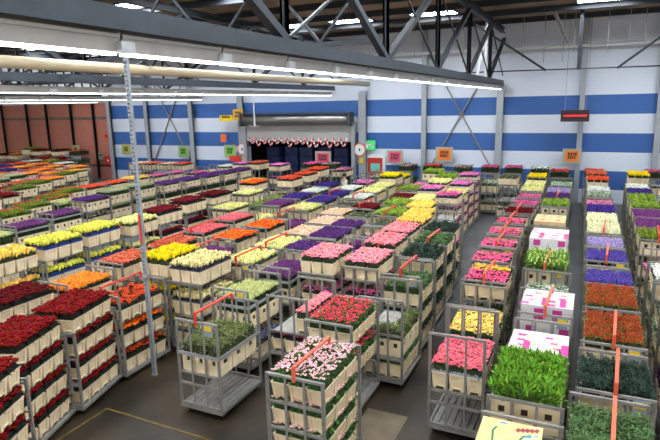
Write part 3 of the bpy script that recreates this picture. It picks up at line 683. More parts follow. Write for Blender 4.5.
# brick wall further along
bm_, nt, bs = nodes_mat('red_brick', .8)
g = nt.nodes.new('ShaderNodeNewGeometry'); mp = nt.nodes.new('ShaderNodeMapping'); mp.inputs['Rotation'].default_value = (math.pi/2, 0, 0)
nt.links.new(g.outputs['Position'], mp.inputs['Vector'])
bt = nt.nodes.new('ShaderNodeTexBrick'); bt.inputs['Scale'].default_value = 4; bt.inputs['Color1'].default_value = L(206, 128, 108); bt.inputs['Color2'].default_value = L(190, 114, 96); bt.inputs['Mortar'].default_value = L(160, 120, 104); bt.inputs['Mortar Size'].default_value = .012
nt.links.new(mp.outputs[0], bt.inputs['Vector']); nt.links.new(bt.outputs['Color'], bs.inputs['Base Color'])
b = MB(); b.box((-62, Y, 0), (-34.4, Y+.3, 6.0)); struct('wall_left', b.mesh('wall_left', [bm_]))
pane = mat('daylit_pane', L(206, 212, 222), .4, emit=.55)
b = MB(); b.box((-62, Y+.1, 6.25), (-34.4, Y+.14, 9.6)); win = struct('window_1', b.mesh('window_1', [pane]))
b = MB()
for i in range(30): b.box((-62+.95*i-.05, Y, 6.25), (-62+.95*i+.05, Y+.1, 9.6))
for z in (6.25, 7.0, 7.8, 8.6, 9.5): b.box((-62, Y, z-.06), (-34.4, Y+.09, z+.06))
ob('window_frame', b.mesh('window_frame', [black_metal]), win)
b = MB(); b.box((-62, Y-.12, 6.0), (-34.2, Y+.05, 6.25)); struct('trim_2', b.mesh('trim_2', [steel_l]))
b = MB(); b.box((-62, Y-.08, 4.75), (-34.5, Y, 4.95)); struct('trim_3', b.mesh('trim_3', [mat('weathered_beam', L(112, 108, 96), .7, 0, .2, 3)]))
b = MB(); b.box((-62, Y-.06, 1.0), (-34.5, Y, 1.12)); struct('trim_4', b.mesh('trim_4', [black_metal]))
# ceiling: timber coloured deck over dark purlins
cm, nt, bs = nodes_mat('roof_deck', .8)
g = nt.nodes.new('ShaderNodeNewGeometry'); n1 = nt.nodes.new('ShaderNodeTexNoise'); n1.inputs['Scale'].default_value = .8; nt.links.new(g.outputs['Position'], n1.inputs['Vector'])
r1 = nt.nodes.new('ShaderNodeValToRGB'); e = r1.color_ramp.elements; e[0].position = .35; e[0].color = L(122, 104, 84); e[1].position = .65; e[1].color = L(156, 134, 108)
nt.links.new(n1.outputs['Fac'], r1.inputs[0]); nt.links.new(r1.outputs[0], bs.inputs['Base Color'])
ZR = 9.75
b = MB(); b.box((-62, -8, ZR), (16, 33.3, ZR+.2)); struct('ceiling', b.mesh('ceiling', [cm]))
Yp = 31.6; k = 0
while Yp > 6:
    b = MB(); b.ibeam((-62, Yp, ZR-.13), (16, Yp, ZR-.13), .14, .26, .03); o = struct('ceiling_beam', b.mesh('ceiling_beam', [black_metal])); Yp -= 3.1
# roof lights
sky = mat('roof_light_glow', (.86, .93, 1.0, 1), .5, emit=44)
q = 0
for X, Yc in [(.1, 27.6), (-7.3, 27.6), (-11.6, 27.6), (-15.4, 27.6), (5.0, 27.6), (-21.5, 27.6), (-28, 27.6), (-35, 27.6)] + [(x, y) for y in (4.5, 11.5, 18.5) for x in (4, -1.6, -7, -12.5, -18, -24, -30, -37)] + [(x, -3.5) for x in (3, -4, -11, -18)]:
    b = MB(); b.box((-1.05, -.55, -.03), (1.05, .55, 0)); r = thing('roof_light', 'bright roof light panel let into the dark ceiling deck', 'roof light', (X, Yc, ZR), 0, 'roof light panels in the ceiling')
    ob('panel', b.mesh('panel', [sky]), r)
    b = MB()
    for s in (-1, 1): b.box((-1.12, s*.58-.03, -.06), (1.12, s*.58+.03, 0)); b.box((s*1.09-.03, -.55, -.06), (s*1.09+.03, .55, 0))
    ob('kerb', b.mesh('kerb', [black_metal]), r)
# roof trusses
def truss(X, label, y0=-1.5, y1=32.7):
    r = thing('roof_truss', label, 'truss', (X, y0, 6.54))
    Ln = y1-y0
    b = MB(); b.bar((0, 0, 0), (0, Ln, 0), .22, .24); b.box((-.16, 0, -.13), (.16, Ln, -.10)); ob('bottom_chord', b.mesh('bottom_chord', [girder_m]), r)
    b = MB(); b.ibeam((0, 0, 2.75), (0, Ln, 2.75), .2, .26, .03); ob('top_chord', b.mesh('top_chord', [black_metal]), r)
    n = 7; ys = [(-1.6+5.03*i)-y0 for i in range(n+1)]
    for i, y in enumerate(ys):
        if 0 <= y <= Ln:
            b = MB(); b.ibeam((0, y, .1), (0, y, 2.65), .16, .16, .025); ob('vertical_strut', b.mesh('vertical_strut', [girder_m if i < 3 else black_metal]), r)
    for i in range(n):
        a, c = ys[i], ys[i+1]
        p, q = ((0, a, 2.65), (0, c, .1)) if i < 3 else ((0, a, .1), (0, c, 2.65))
        b = MB(); b.bar(p, q, .16, .14); ob('diagonal_strut', b.mesh('diagonal_strut', [girder_m if i < 3 else black_metal]), r)
        p, q = ((0, a, .1), (0, c, 2.65)) if i < 3 else ((0, a, 2.65), (0, c, .1))
        if i > 1:
            b = MB(); b.bar(p, q, .05, .05); ob('tie_rod', b.mesh('tie_rod', [black_metal]), r)
truss(-4.74, 'large grey lattice girder running over the trolleys to the striped wall')
truss(-15.0, 'dark lattice girder beyond the first, ending over the roller door')
truss(-25.0, 'dark lattice girder meeting the striped wall beside the brick')
truss(-35.0, 'dark lattice girder along the brick wall end')
# light lattice frames spanning between the girders
for i, (xa, xb, yy) in enumerate(((-14.8, -4.9, 13.5), (-24.8, -15.2, 8.5), (-24.8, -15.2, 18.5), (-34.8, -25.2, 13.5), (-34.8, -25.2, 23.5))):
    r = thing('lattice_truss', 'slim dark lattice frame spanning between the big girders below the ceiling', 'truss', (xa, yy, 7.1), 0, 'slim lattice frames between the girders')
    w_ = xb-xa
    b = MB(); b.bar((0, 0, 0), (w_, 0, 0), .1, .12); ob('bottom_chord', b.mesh('bottom_chord', [black_metal]), r)
    b = MB(); b.bar((0, 0, 1.9), (w_, 0, 1.9), .1, .12); ob('top_chord', b.mesh('top_chord', [black_metal]), r)
    for k in range(6):
        b = MB(); b.bar((w_*k/6, 0, .05 if k % 2 else 1.85), (w_*(k+1)/6, 0, 1.85 if k % 2 else .05), .07, .07); ob('diagonal_strut', b.mesh('diagonal_strut', [black_metal]), r)
# strip lights hung under the girders
tube = mat('fluorescent_glow', (1, .98, .93, 1), .5, emit=6)
refl = mat('light_reflector', L(150, 146, 140), .35, .5, .1, 3)
b = MB(); b.box((-.045, 0, -.05), (.045, 1.8, .13)); b.box((-.06, 0, .10), (.06, 1.8, .14)); RFL = b.mesh('reflector', [refl])
b = MB(); b.box((-.045, .03, -.083), (.045, 1.74, -.052)); TUB = b.mesh('tube', [tube])
b = MB(); b.box((-.13, -.10, -.06), (.13, .10, .06)); b.bar((0, 0, .05), (0, 0, .16), .03); BRK = b.mesh('bracket', [steel_l])
for X, z, nm in ((-4.74, 6.24, 'the nearest girder'), (-15.0, 6.15, 'the second girder'), (-25.0, 6.12, 'the third girder'), (-35.0, 6.12, 'the girder at the brick wall')):
    y = 1.08
    while y < 31.5:
        r = thing('strip_light', 'lit fluorescent strip light in the line under '+nm, 'light', (X, y, z), 0, 'strip lights under '+nm)
        ob('reflector', RFL, r); ob('tube', TUB, r); ob('bracket', BRK, r); y += 1.84
b = MB(); b.tube((-12.6, -1, 6.72), (-12.6, 32.6, 6.72), .15, 14); tag(ob('ventilation_duct', b.mesh('ventilation_duct', [mat('cream_duct', L(206, 190, 158), .45)], True)), 'long cream round duct hung under the roof beside the second girder', 'duct')
for y_ in (14, 17.5): pass
# wall columns and bracing
for i, (X, zt, wd) in enumerate(((-34.4, 6.2, .34), (-30.6, 9.5, .3), (-26.4, 9.5, .34), (-22.1, 6.2, .42), (-13.05, 6.2, .5), (-9.12, 9.5, .3), (-4.78, 6.35, .36), (-.6, 9.5, .26), (3.0, 9.5, .3), (7.4, 9.5, .3))):
    b = MB(); b.ibeam((X, Y-.2, 0), (X, Y-.2, zt), wd, .3, .04); b.box((X-wd/2, Y-.36, 0), (X+wd/2, Y-.30, zt)); struct('wall_column', b.mesh('wall_column', [col_grey if i != 7 else col_grey]))
for X in (-36.2, -38.7, -41.6, -44.0, -47.2):
    b = MB(); b.ibeam((X, Y-.17, 0), (X, Y-.17, 6.0), .26, .3, .04); struct('wall_column', b.mesh('wall_column', [black_metal]))
for (x0, x1) in ((-9.0, -4.9), (-30.4, -26.6)):
    b = MB(); b.bar((x0, Y-.1, 8.4), (x1, Y-.1, 1.3), .08, .06); b.bar((x0, Y-.08, 1.3), (x1, Y-.08, 8.4), .08, .06); b.box(((x0+x1)/2-.12, Y-.14, 4.73), ((x0+x1)/2+.12, Y-.04, 4.97)); tag(ob('cross_brace', b.mesh('cross_brace', [steel])), 'steel cross brace between two columns on the %s' % ('striped wall by the orange sign' if x0 > -20 else 'striped wall by the green sign'), 'brace')
b = MB(); b.tube((-12.5, Y-.45, 8.35), (16, Y-.45, 8.1), .07, 8); tag(ob('water_pipe', b.mesh('water_pipe', [white_paint])), 'pale pipe running along the top of the striped wall', 'pipe')
b = MB(); b.tube((-13, 29, 7.02), (16, 29, 6.85), .035, 6); tag(ob('hanging_rail', b.mesh('hanging_rail', [black_metal])), 'thin dark rail hung before the striped wall, with slanted hangers', 'rail')
b = MB(); b.bar((-6.21, 29, 9.7), (-2.19, 29, 6.92), .1, .1); b.bar((.81, 29, 6.9), (4.4, 29, 9.7), .1, .1); b.bar((-.78, 29, 6.9), (-.78, 29, 9.7), .16, .12); tag(ob('roof_hanger', b.mesh('roof_hanger', [black_metal])), 'dark slanting struts holding the thin rail below the ceiling', 'hanger')
b = MB(); b.tube((-2.0, 29.0, 9.6), (-1.4, 31.0, 8.35), .09, 8); tag(ob('downpipe', b.mesh('downpipe', [steel])), 'grey slanted pipe dropping from the ceiling to the wall pipe', 'pipe')
b = MB(); b.bar((-5.0, 29.0, 6.5), (-5.0, 29.0, 9.3), .12); b.bar((-5.45, 29.0, 6.5), (-5.0, 29.0, 9.1), .14, .1); tag(ob('sunlit_bracing', b.mesh('sunlit_bracing', [white_paint])), 'struts coloured white for sunlight near the end of the large girder', 'strut')  # sunlight falling on these struts is put into their white colour
rr = random.Random(5)
for i in range(12):
    X = -3.5+.9*i+rr.uniform(-.3, .3) if i < 9 else -9+1.3*(i-9); b = MB(); b.tube((X, 30.2, 8.3-rr.random()), (X, 30.2, 9.7), .018, 5)
    tag(ob('hanging_wire', b.mesh('hanging_wire', [steel])), 'thin wire hanging from the ceiling before the striped wall', 'wire', 'thin ceiling wires before the striped wall')
# perforated post on the bare floor
b = MB(); x, y = -8.12, 8.28
b.box((-.045, -.03, 0), (-.03, .03, 6.62)); b.box((.03, -.03, 0), (.045, .03, 6.62)); z = 0
while z < 6.58: b.box((-.03, -.03, z), (.03, -.018, z+.05)); z += .085
b.box((-.03, .018, 0), (.03, .03, 6.62))
ps = thing('perforated_post', 'tall perforated steel post standing on the bare floor by orange gerberas', 'post', (x, y, 0)); ob('shaft', b.mesh('shaft', [mat('pale_galvanised', L(164, 170, 176), .45, .3, .1, 6)]), ps)
b = MB(); b.box((-.06, -.045, 2.15), (.06, .045, 2.22)); b.tube((0, -.05, 2.2), (.12, -.12, 2.2), .03, 8); ob('clamp', b.mesh('clamp', [steel]), ps)
b = MB(); b.box((-.02, -.045, 2.9), (.03, -.032, 3.5)); ob('marker_strip', b.mesh('marker_strip', [red_paint]), ps)
b = MB(); b.box((-.06, -.05, 0), (.06, .05, .02)); ob('foot', b.mesh('foot', [steel]), ps)
# roller door
rd = thing('roller_door', 'wide grey roller door, half raised, under its steel barrel', 'door', (-17.68, 32.7, 0))
b = MB(); b.tube((-3.95, -.35, 4.62), (3.95, -.35, 4.62), .34, 20); ob('barrel', b.mesh('barrel', [mat('bare_steel', L(150, 148, 144), .3, .7)], True), rd)
b = MB()
for s in (-1, 1): b.box((s*4.0-.06, -.75, 4.2), (s*4.0+.06, 0, 5.05))
b.box((-4.0, -.7, 5.0), (4.0, 0, 5.08)); ob('housing', b.mesh('housing', [mat('dark_housing', L(66, 70, 76), .5)]), rd)
b = MB()
for i in range(10): b.box((-3.92, -.10-.01*(i % 2), 3.2+.105*i), (3.92, -.06, 3.2+.105*i+.1))
ob('curtain', b.mesh('curtain', [mat('grey_slats', L(176, 176, 172), .5)]), rd)
for s in (-1, 1):
    b = MB(); b.box((s*4.05-.12, -.2, 0), (s*4.05+.12, .1, 4.4)); ob('guide_rail', b.mesh('guide_rail', [col_grey]), rd)
# red and white tape garland across the door
b = MB(); n = 15
for i in range(n):
    x0 = -21.3+7.3*i/n; x1 = -21.3+7.3*(i+1)/n; a = rr.uniform(.35, .6)
    pts = [(x0+(x1-x0)*t/8, 32.45, 3.45-a*math.sin(math.pi*t/8)) for t in range(9)]
    for t in range(8): b.bar(pts[t], pts[t+1], .02, .10, t % 2)
tag(ob('warning_tape', b.mesh('warning_tape', [mat('tape_red', L(226, 50, 44), .5), white_paint])), 'red and white warning tape looped across the roller door', 'tape')
# space behind the door
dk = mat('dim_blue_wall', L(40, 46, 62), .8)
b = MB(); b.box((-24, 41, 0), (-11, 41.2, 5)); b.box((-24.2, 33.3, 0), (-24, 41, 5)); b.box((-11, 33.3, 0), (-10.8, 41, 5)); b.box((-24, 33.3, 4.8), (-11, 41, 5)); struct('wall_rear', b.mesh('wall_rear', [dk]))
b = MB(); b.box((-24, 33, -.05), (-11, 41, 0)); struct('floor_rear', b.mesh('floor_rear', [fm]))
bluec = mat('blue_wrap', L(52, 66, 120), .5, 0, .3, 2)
for i in range(6):
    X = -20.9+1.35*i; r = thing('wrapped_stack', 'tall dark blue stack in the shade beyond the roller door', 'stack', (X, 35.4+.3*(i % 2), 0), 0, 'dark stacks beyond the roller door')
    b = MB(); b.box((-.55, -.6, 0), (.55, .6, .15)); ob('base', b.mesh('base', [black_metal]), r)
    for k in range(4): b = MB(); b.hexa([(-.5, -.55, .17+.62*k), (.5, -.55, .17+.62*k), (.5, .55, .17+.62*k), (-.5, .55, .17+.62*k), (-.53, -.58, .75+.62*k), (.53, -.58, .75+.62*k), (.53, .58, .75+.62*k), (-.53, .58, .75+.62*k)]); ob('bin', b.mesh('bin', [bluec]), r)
# signs
def sign(name, label, cat, x0, x1, z0, z1, face, rim, lines=2, ink=None, ydist=.42):
    r = thing(name, label, cat, ((x0+x1)/2, Y-ydist, (z0+z1)/2)); w_, h_ = (x1-x0)/2, (z1-z0)/2
    if rim:
        b = MB(); b.box((-w_-.14, -.02, -h_-.1), (w_+.14, .02, h_+.1)); ob('backing', b.mesh('backing', [rim]), r)
    b = MB(); b.box((-w_, -.035, -h_), (w_, -.021 if rim else .01, h_)); ob('board', b.mesh('board', [face]), r)
    if lines:
        b = MB(); gl = random.Random(int(abs(x0*100)))
        for q in range(lines):
            zz = h_*.35-q*h_*.62; x = -w_*.62
            while x < w_*.55:
                a = gl.uniform(.05, .10); b.box((x, -.045, zz-.07), (x+a, -.036, zz+.09)); x += a+.035
        ob('lettering', b.mesh('lettering', [ink or mat('dark_ink', L(60, 40, 40), .6)]), r)
    return r
rimm = mat('sign_backing', L(176, 172, 150), .6)
orange_f = mat('orange_board', L(240, 130, 42), .5); pink_f = mat('pink_board', L(232, 80, 120), .5); green_f = mat('green_board', L(110, 196, 62), .5); lime_f = mat('lime_board', L(196, 200, 52), .5); grey_f = mat('grey_board', L(150, 146, 128), .6)
sign('lane_sign', 'orange lane sign under the red digit display', 'sign', -1.24, -.58, 2.28, 2.86, orange_f, rimm)
sign('lane_sign', 'orange lane sign beside the cross brace, above red geraniums', 'sign', -8.2, -7.45, 2.2, 2.86, orange_f, rimm)
sign('lane_sign', 'pink lane sign on the pale wall beside the red door', 'sign', -11.25, -10.5, 2.02, 2.62, pink_f, rimm)
sign('lane_sign', 'pink lane sign before the dark roller door opening', 'sign', -16.2, -15.35, 1.85, 2.48, pink_f, rimm)
sign('lane_sign', 'green lane sign close to the roller door', 'sign', -23.38, -22.68, 2.15, 2.8, green_f, rimm)
sign('lane_sign', 'green lane sign between the two cross brace rods', 'sign', -27.5, -26.82, 2.06, 2.68, green_f, rimm)
sign('lane_sign', 'lime yellow lane sign behind the tall post', 'sign', -33.05, -32.4, 2.16, 2.76, lime_f, rimm)
sign('lane_sign', 'lime yellow lane sign on the brick wall by grey cabinet', 'sign', -38.5, -37.95, 2.06, 2.6, lime_f, rimm)
sign('lane_sign', 'grey lane sign on the brick wall behind potted plants', 'sign', -40.7, -39.95, 2.0, 2.5, grey_f, None)
sign('lane_sign', 'pale grey lane sign on brick, second from the corner', 'sign', -43.0, -42.3, 1.9, 2.4, grey_f, None)
sign('hanging_sign', 'flat yellow sign with dark top hung beside the roller door', 'sign', -23.45, -22.4, 4.55, 4.97, mat('sign_yellow', L(244, 206, 30), .5), None, 1, ydist=.8)
sign('hanging_sign', 'deep yellow square sign next to the roller barrel', 'sign', -22.3, -21.5, 4.62, 5.35, mat('sign_amber', L(222, 172, 34), .5), None, 2, ydist=.85)
sign('wall_box', 'small orange box on the blue stripe left of roller door', 'box', -23.75, -23.3, 3.1, 3.65, mat('box_orange', L(238, 110, 50), .5), None, 0)
sign('notice', 'small orange notice high on the brick near its corner', 'notice', -35.15, -34.75, 3.1, 3.6, mat('notice_orange', L(230, 84, 44), .5), None, 1, ydist=.2)
sign('notice', 'grey and white plate on the brick beside fire box', 'notice', -36.0, -35.5, 1.55, 2.08, grey_f, None, 1, ydist=.2)
sign('wall_plate', 'red board below the round sign left of the door', 'notice', -23.1, -22.2, 1.75, 2.15, mat('plate_red', L(222, 54, 40), .5), None, 0)
fb = sign('fire_hose_box', 'red fire hose box on the brick wall at its corner', 'box', -35.2, -34.6, 1.15, 1.85, mat('fire_red', L(214, 36, 34), .45), None, 0, ydist=.3)
b = MB(); b.tube((0, -.04, 0), (0, -.06, 0), .1, 12); ob('emblem', b.mesh('emblem', [white_paint]), fb)
ex = sign('exit_sign', 'lit green exit sign above the red door', 'sign', -13.05, -12.2, 2.72, 3.3, mat('exit_green', L(60, 176, 96), .5, emit=.7), None, 0, ydist=.3)
b = MB(); b.box((-.3, -.045, -.18), (-.06, -.036, .18)); b.box((.0, -.045, -.04), (.3, -.036, .06)); b.poly([(.18, -.045, .16), (.18, -.045, -.16), (.34, -.045, .01)]); b.tube((-.12, -.045, .16), (-.12, -.04, .16), .06, 8); ob('pictogram', b.mesh('pictogram', [white_paint]), ex)
# digit display: dark case with a row of red figures
ld = thing('digit_display', 'black display with glowing red figures hung before the wall', 'display', (-.88, 31.9, 4.72)); b = MB(); b.box((-.68, -.06, -.3), (.68, .06, .3)); ob('case', b.mesh('case', [mat('display_case', L(58, 36, 44), .4)]), ld)
b = MB(); b.box((-.62, -.064, -.22), (.62, -.06, .22)); ob('screen', b.mesh('screen', [mat('screen_dark', L(46, 18, 28), .3)]), ld)
b = MB(); gl = random.Random(2); x = -.54
while x < .52:
    a = gl.choice((.03, .05, .07)); b.box((x, -.072, -.03), (x+a, -.065, .045)); x += a+.025
ob('figures', b.mesh('figures', [mat('led_red', L(255, 40, 50), .4, emit=1.3)]), ld)
b = MB()
for s in (-.5, .5): b.tube((s, 0, .3), (s, 0, 4.9), .012, 5)
ob('suspension_wire', b.mesh('suspension_wire', [steel]), ld)
# round white signs on the door columns
for X, z, t in ((-22.0, 2.62, 'left'), (-13.2, 2.72, 'right')):
    r = thing('round_sign', 'round white sign with orange rim on the column %s of door' % t, 'sign', (X, Y-.42, z))
    b = MB(); b.tube((0, .03, 0), (0, -.02, 0), .42, 24); ob('rim', b.mesh('rim', [mat('rim_orange', L(236, 130, 76), .5)]), r)
    b = MB(); b.tube((0, -.02, 0), (0, -.035, 0), .34, 24); ob('disc', b.mesh('disc', [white_paint]), r)
    b = MB(); b.box((-.05, -.045, -.08), (.05, -.036, .08)); ob('mark', b.mesh('mark', [black_metal]), r)
    b = MB(); b.box((-.02, -.03, -.85), (.28, -.01, -.52)); tag(ob('yellow_tag', b.mesh('yellow_tag', [yellow_card]), None, (X, Y-.42, z)), 'small yellow card under the round sign %s of door' % t, 'card')
# red fire door with a teal plate
b = MB(); b.box((-.5, -.08, 0), (.5, -.02, 2.2)); o = struct('door_1', b.mesh('door_1', [mat('door_red', L(206, 44, 34), .5)])); o.location = (-12.3, Y, 0)
b = MB()
for s in (-1, 1): b.box((s*.6-.1, -.1, 0), (s*.6+.1, 0, 2.4))
b.box((-.5, -.1, 2.2), (.5, 0, 2.4)); ob('door_frame', b.mesh('door_frame', [white_paint]), o)
b = MB(); b.box((-.3, -.1, 1.35), (.32, -.082, 1.85)); ob('door_plate', b.mesh('door_plate', [mat('teal_plate', L(120, 206, 190), .5)]), o)
b = MB(); b.box((-.44, -.13, 1.0), (-.36, -.08, 1.12)); ob('door_handle', b.mesh('door_handle', [steel_l]), o)
# grey control cabinet at the brick wall
r = thing('control_cabinet', 'tall pale grey metal cabinet before the brick wall', 'cabinet', (-38.4, 32.3, 0)); b = MB(); b.box((-.55, -.35, .1), (.55, .35, 2.15)); ob('body', b.mesh('body', [mat('cabinet_grey', L(176, 190, 200), .5)]), r)
for s in (-1, 1): b = MB(); b.box((s*.27-.25, -.38, .15), (s*.27+.25, -.352, 2.1)); o = ob('door', b.mesh('door', [mat('cabinet_grey', L(176, 190, 200), .5)]), r); b = MB(); b.box((s*.08-.02, -.41, 1.0), (s*.08+.02, -.382, 1.2)); ob('handle', b.mesh('handle', [black_metal]), o)
b = MB(); b.box((-.52, -.32, 0), (.52, .32, .1)); ob('plinth', b.mesh('plinth', [black_metal]), r)
# pendant hook lamp before the door
r = thing('hanging_lamp', 'white rod with a small dish hanging before the roller door', 'lamp', (-20.2, 31.5, 4.15)); b = MB(); b.tube((0, 0, .1), (0, 0, 4.3), .05, 8); ob('rod', b.mesh('rod', [white_paint]), r)
b = MB(); b.lathe([(.42, .14), (.30, .02), (.08, 0)], 14); ob('dish', b.mesh('dish', [white_paint]), r)
# ------------------------------------------------------------------ cartons and boxes standing on the trolleys
def carton(label, x0, x1, y0, y1, z, h, rot=0.0, style=0, group=None):
    w_, d_ = (x1-x0)/2, (y1-y0)/2
    r = thing('flower_carton' if style < 2 else 'cardboard_box', label, 'box', ((x0+x1)/2, (y0+y1)/2, z), rot, group)
    m = white_card if style < 2 else tan_card if style == 2 else mat('washed_lid', L(238, 200, 134), .6, 0, .22, 7)
    b = MB(); b.box((-w_, -d_, 0), (w_, d_, h-.05)); ob('box_body', b.mesh('box_body', [m]), r)
    b = MB(); b.box((-w_-.006, -d_-.006, h-.10), (w_+.006, d_+.006, h)); ob('lid', b.mesh('lid', [m]), r)
    b = MB(); e = .002; g = random.Random(int(abs(x0*31+y0*77+z*13)*10))
    zf = -d_-.006-e; zt = h+e
    if style < 2:
        # magenta block on the front, ragged petals and a few yellow flecks over the lid
        xa = -w_*.55 if style == 0 else w_*.05
        b.box((xa, zf, h*.25), (xa+w_*.75, zf+e, h*.85))
        b.box((xa+w_*.5, -d_*.9, zt-e), (xa+w_*1.0, d_*.1, zt))
        for q in range(4):
            cx, cy = g.uniform(-w_*.8, w_*.4), -d_*.8+q*d_*.45; s = g.uniform(.06, .11)
            pts = [(cx+s*(1.6 if i % 2 else .55)*math.cos(i*math.pi/4), cy+s*(1.1 if i % 2 else .4)*math.sin(i*math.pi/4), zt+.001) for i in range(8)]
            b.poly(pts, 0)
        for q in range(3):
            cx, cy = g.uniform(-w_*.3, w_*.7), g.uniform(-d_*.8, d_*.6); b.quad((cx, cy, zt+.002), (cx+.09, cy+.01, zt+.002), (cx+.10, cy+.05, zt+.002), (cx+.02, cy+.04, zt+.002), 1)
        ob('print', b.mesh('print', [pink_print, yellow_print]), r)
    elif style == 2:
        b.box((-.05, zf, h*.45), (.05, zf+e, h*.62))
        cx, cy = 0, 0
        for q in range(2): b.bar((-.05+.05*q, -.08, zt), (.03+.05*q, .10, zt), .02, e)
        ob('hand_hole', b.mesh('hand_hole', [mat('dark_hand_hole', L(70, 56, 44), .8)]), r)
    elif style == 3:
        d_ *= .62
        def stroke(pts, wd, mi):
            for p_, q_ in zip(pts, pts[1:]): b.bar((p_[0], p_[1], zt), (q_[0], q_[1], zt), wd, e, mi)
        stroke([(-.02, -d_*.9), (-.05, -d_*.4), (-.02, d_*.1), (.06, d_*.35)], .025, 0); stroke([(-.0, -d_*.8), (.06, -d_*.5), (.10, -d_*.35)], .03, 0)
        for q in range(5):
            a = -.12+.05*q; b.poly([(a, d_*.55+.015*q, zt+e), (a+.04, d_*.4+.015*q, zt+e), (a+.062, d_*.85+.015*q, zt+e), (a+.02, d_*1.0+.015*q, zt+e)], 1)
        b.quad((-.01, -.02, zt+e), (.06, -.0, zt+e), (.07, .05, zt+e), (0, .04, zt+e), 2)
        b.box((.09, .05, zt), (.13, .08, zt+e), 2); ob('lid_drawing', b.mesh('lid_drawing', [mat('drawn_green', L(40, 120, 84), .6), mat('drawn_red', L(150, 60, 60), .6), mat('drawn_blue', L(70, 150, 210), .6)]), r)
    elif style == 4:
        b.bar((.01, -d_*.9, zt), (-.02, d_*.05, zt), .025, e); b.bar((-.02, d_*.05, zt), (.01, d_*.4, zt), .025, e)
        b.box((.03, d_*.72, h), (.11, d_*.84, zt), 1)
        ob('lid_drawing', b.mesh('lid_drawing', [mat('drawn_green', L(40, 120, 84), .6), mat('drawn_blue', L(70, 150, 210), .6)]), r)
    return r
def TP(short, idx):
    for p_ in placed:
        if p_[5] == short and p_[6] == idx: return p_[0], p_[1]
S2 = ('left', 'right')
x, y = TP('white carton row', 0)
for i in range(2):
    m_ = tan_card
    carton('%s lid box painted with a green stem, beside the bright green lilies' % ('cream and orange' if i == 0 else 'yellow red-petalled'), x-.43+.34*i, x-.10+.34*i, y+.06, y+.60, 1.432, .40, 0, 4-i)
x, y = TP('white carton row', 2)
for i in range(2): carton('white magenta printed carton, %s of the low pair behind green lilies' % S2[i], x-.44+.445*i, x-.005+.445*i, y-.34, y+.58, 1.432, .25, 0, i)
x, y = TP('white carton row', 3)
for k in range(2):
    for i in range(2): carton('white magenta printed carton, %s %s of the stack of four' % (('lower', 'upper')[k], S2[i]), x-.44+.445*i, x-.005+.445*i, y-.32, y+.58, 1.20+.35*k, .345, 0, (i+k) % 2)
x, y = TP('white carton row', 6)
for k in range(3):
    for i in range(2): carton('white magenta carton, %s %s of the stack of six behind green lilies' % (('bottom', 'middle', 'top')[k], S2[i]), x-.44+.445*i, x-.005+.445*i, y-.6, y+.6, 1.432+.25*k, .246, 0, i)
x, y = TP('white carton row', 7)
for i in range(3): carton('tan cardboard box, %s of three in a row behind tall white cartons' % ('left', 'middle', 'right')[i], x-.44+.30*i, x-.15+.30*i, y-.5, y+.1, 1.432, .30, 0, 2)
x, y = TP('white carton row', 8)
for k in range(2):
    for i in range(2):
        for j in range(2): carton('tan cardboard box, %s %s %s of the stack of eight' % (('lower', 'upper')[k], ('front', 'back')[j], S2[i]), x-.43+.44*i, x-.01+.44*i, y-.56+.57*j, y-.01+.57*j, 1.432+.27*k, .265, 0, 2)
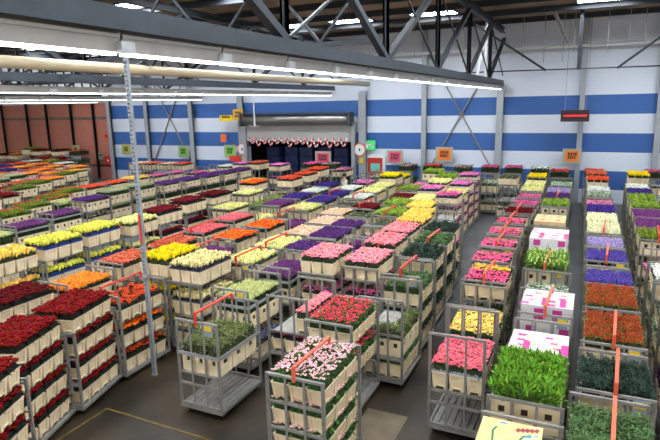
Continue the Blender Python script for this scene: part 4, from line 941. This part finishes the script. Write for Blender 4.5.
# the yellow back half of one pink gerbera trolley
# ------------------------------------------------------------------ the person in white behind the trolleys
def person(loc, rz):
    P = [(0, 0, .95), (0, 0, 1.15), (0, .01, 1.36), (0, .01, 1.47), (0, .02, 1.54), (0, .03, 1.62), (0, .03, 1.70),
         (.18, 0, 1.40), (.25, .06, 1.15), (.22, .26, 1.02), (.20, .33, 1.01), (-.18, 0, 1.40), (-.25, .06, 1.15), (-.22, .26, 1.02), (-.20, .33, 1.01),
         (.10, 0, .88), (.11, .01, .50), (.11, -.02, .09), (.11, .12, .04), (-.10, 0, .88), (-.11, .05, .50), (-.11, .02, .09), (-.11, .16, .04)]
    E_ = [(0, 1), (1, 2), (2, 3), (3, 4), (4, 5), (5, 6), (2, 7), (7, 8), (8, 9), (9, 10), (2, 11), (11, 12), (12, 13), (13, 14), (0, 15), (15, 16), (16, 17), (17, 18), (0, 19), (19, 20), (20, 21), (21, 22)]
    Rd = [.15, .14, .16, .07, .065, .10, .075, .065, .048, .034, .04, .065, .048, .034, .04, .10, .07, .05, .04, .10, .07, .05, .04]
    me = bpy.data.meshes.new('person'); me.from_pydata(P, E_, []); me.update()
    o = bpy.data.objects.new('person', me); C.objects.link(o); o.location = loc; o.rotation_euler = (0, 0, rz)
    m = o.modifiers.new('skin', 'SKIN'); me.skin_vertices.new() if not me.skin_vertices else None
    for i, v in enumerate(me.skin_vertices[0].data): v.radius = (Rd[i], Rd[i]*(.72 if i in (0, 1, 2) else 1)); v.use_root = i == 0
    s_ = o.modifiers.new('sub', 'SUBSURF'); s_.levels = 2; s_.render_levels = 2
    for m_ in (mat('skin_tone', L(206, 158, 132), .6),): me.materials.append(m_)
    tag(o, 'person in a white shirt standing among trolleys before the roller door', 'person')
    def shell(name, sub, m_, k):
        ids = {j: i for i, j in enumerate(sub)}
        me2 = bpy.data.meshes.new(name); me2.from_pydata([P[j] for j in sub], [(ids[a], ids[c_]) for a, c_ in E_ if a in ids and c_ in ids], []); me2.update()
        o2 = bpy.data.objects.new(name, me2); C.objects.link(o2); o2.parent = o
        o2.modifiers.new('skin', 'SKIN'); me2.skin_vertices.new() if not me2.skin_vertices else None
        for i, v in enumerate(me2.skin_vertices[0].data):
            q = Rd[sub[i]]*k; v.radius = (q, q*(.75 if sub[i] in (0, 1, 2) else 1)); v.use_root = i == 0
        q = o2.modifiers.new('sub', 'SUBSURF'); q.levels = 2; q.render_levels = 2; me2.materials.append(m_)
    shell('shirt', [0, 1, 2, 7, 8, 11, 12], mat('white_shirt', L(232, 228, 226), .8), 1.12)
    shell('trousers', [0, 15, 16, 17, 19, 20, 21], mat('dark_trousers', L(48, 50, 62), .8), 1.1)
    b = MB(); b.lathe([(.115, 1.62), (.118, 1.70), (.085, 1.785), (.02, 1.81)], 10); ob('hair', b.mesh('hair', [mat('dark_hair', L(46, 34, 28), .7)], True), o, (0, .015, 0))
    b = MB(); 
    for s in (-1, 1): b.tube((s*.036, .115, 1.66), (s*.036, .132, 1.66), .014, 6)
    b.box((-.03, .118, 1.575), (.03, .128, 1.583), 0); b.hexa([(-.015, .12, 1.60), (.015, .12, 1.60), (.012, .145, 1.605), (-.012, .145, 1.605), (-.006, .12, 1.65), (.006, .12, 1.65), (.005, .128, 1.65), (-.005, .128, 1.65)], 1)
    ob('face', b.mesh('face', [mat('dark_features', L(60, 36, 32), .7), mat('skin_tone', L(206, 158, 132), .6)]), o)
person((-12.35, 28.2, 0), math.pi*.8)
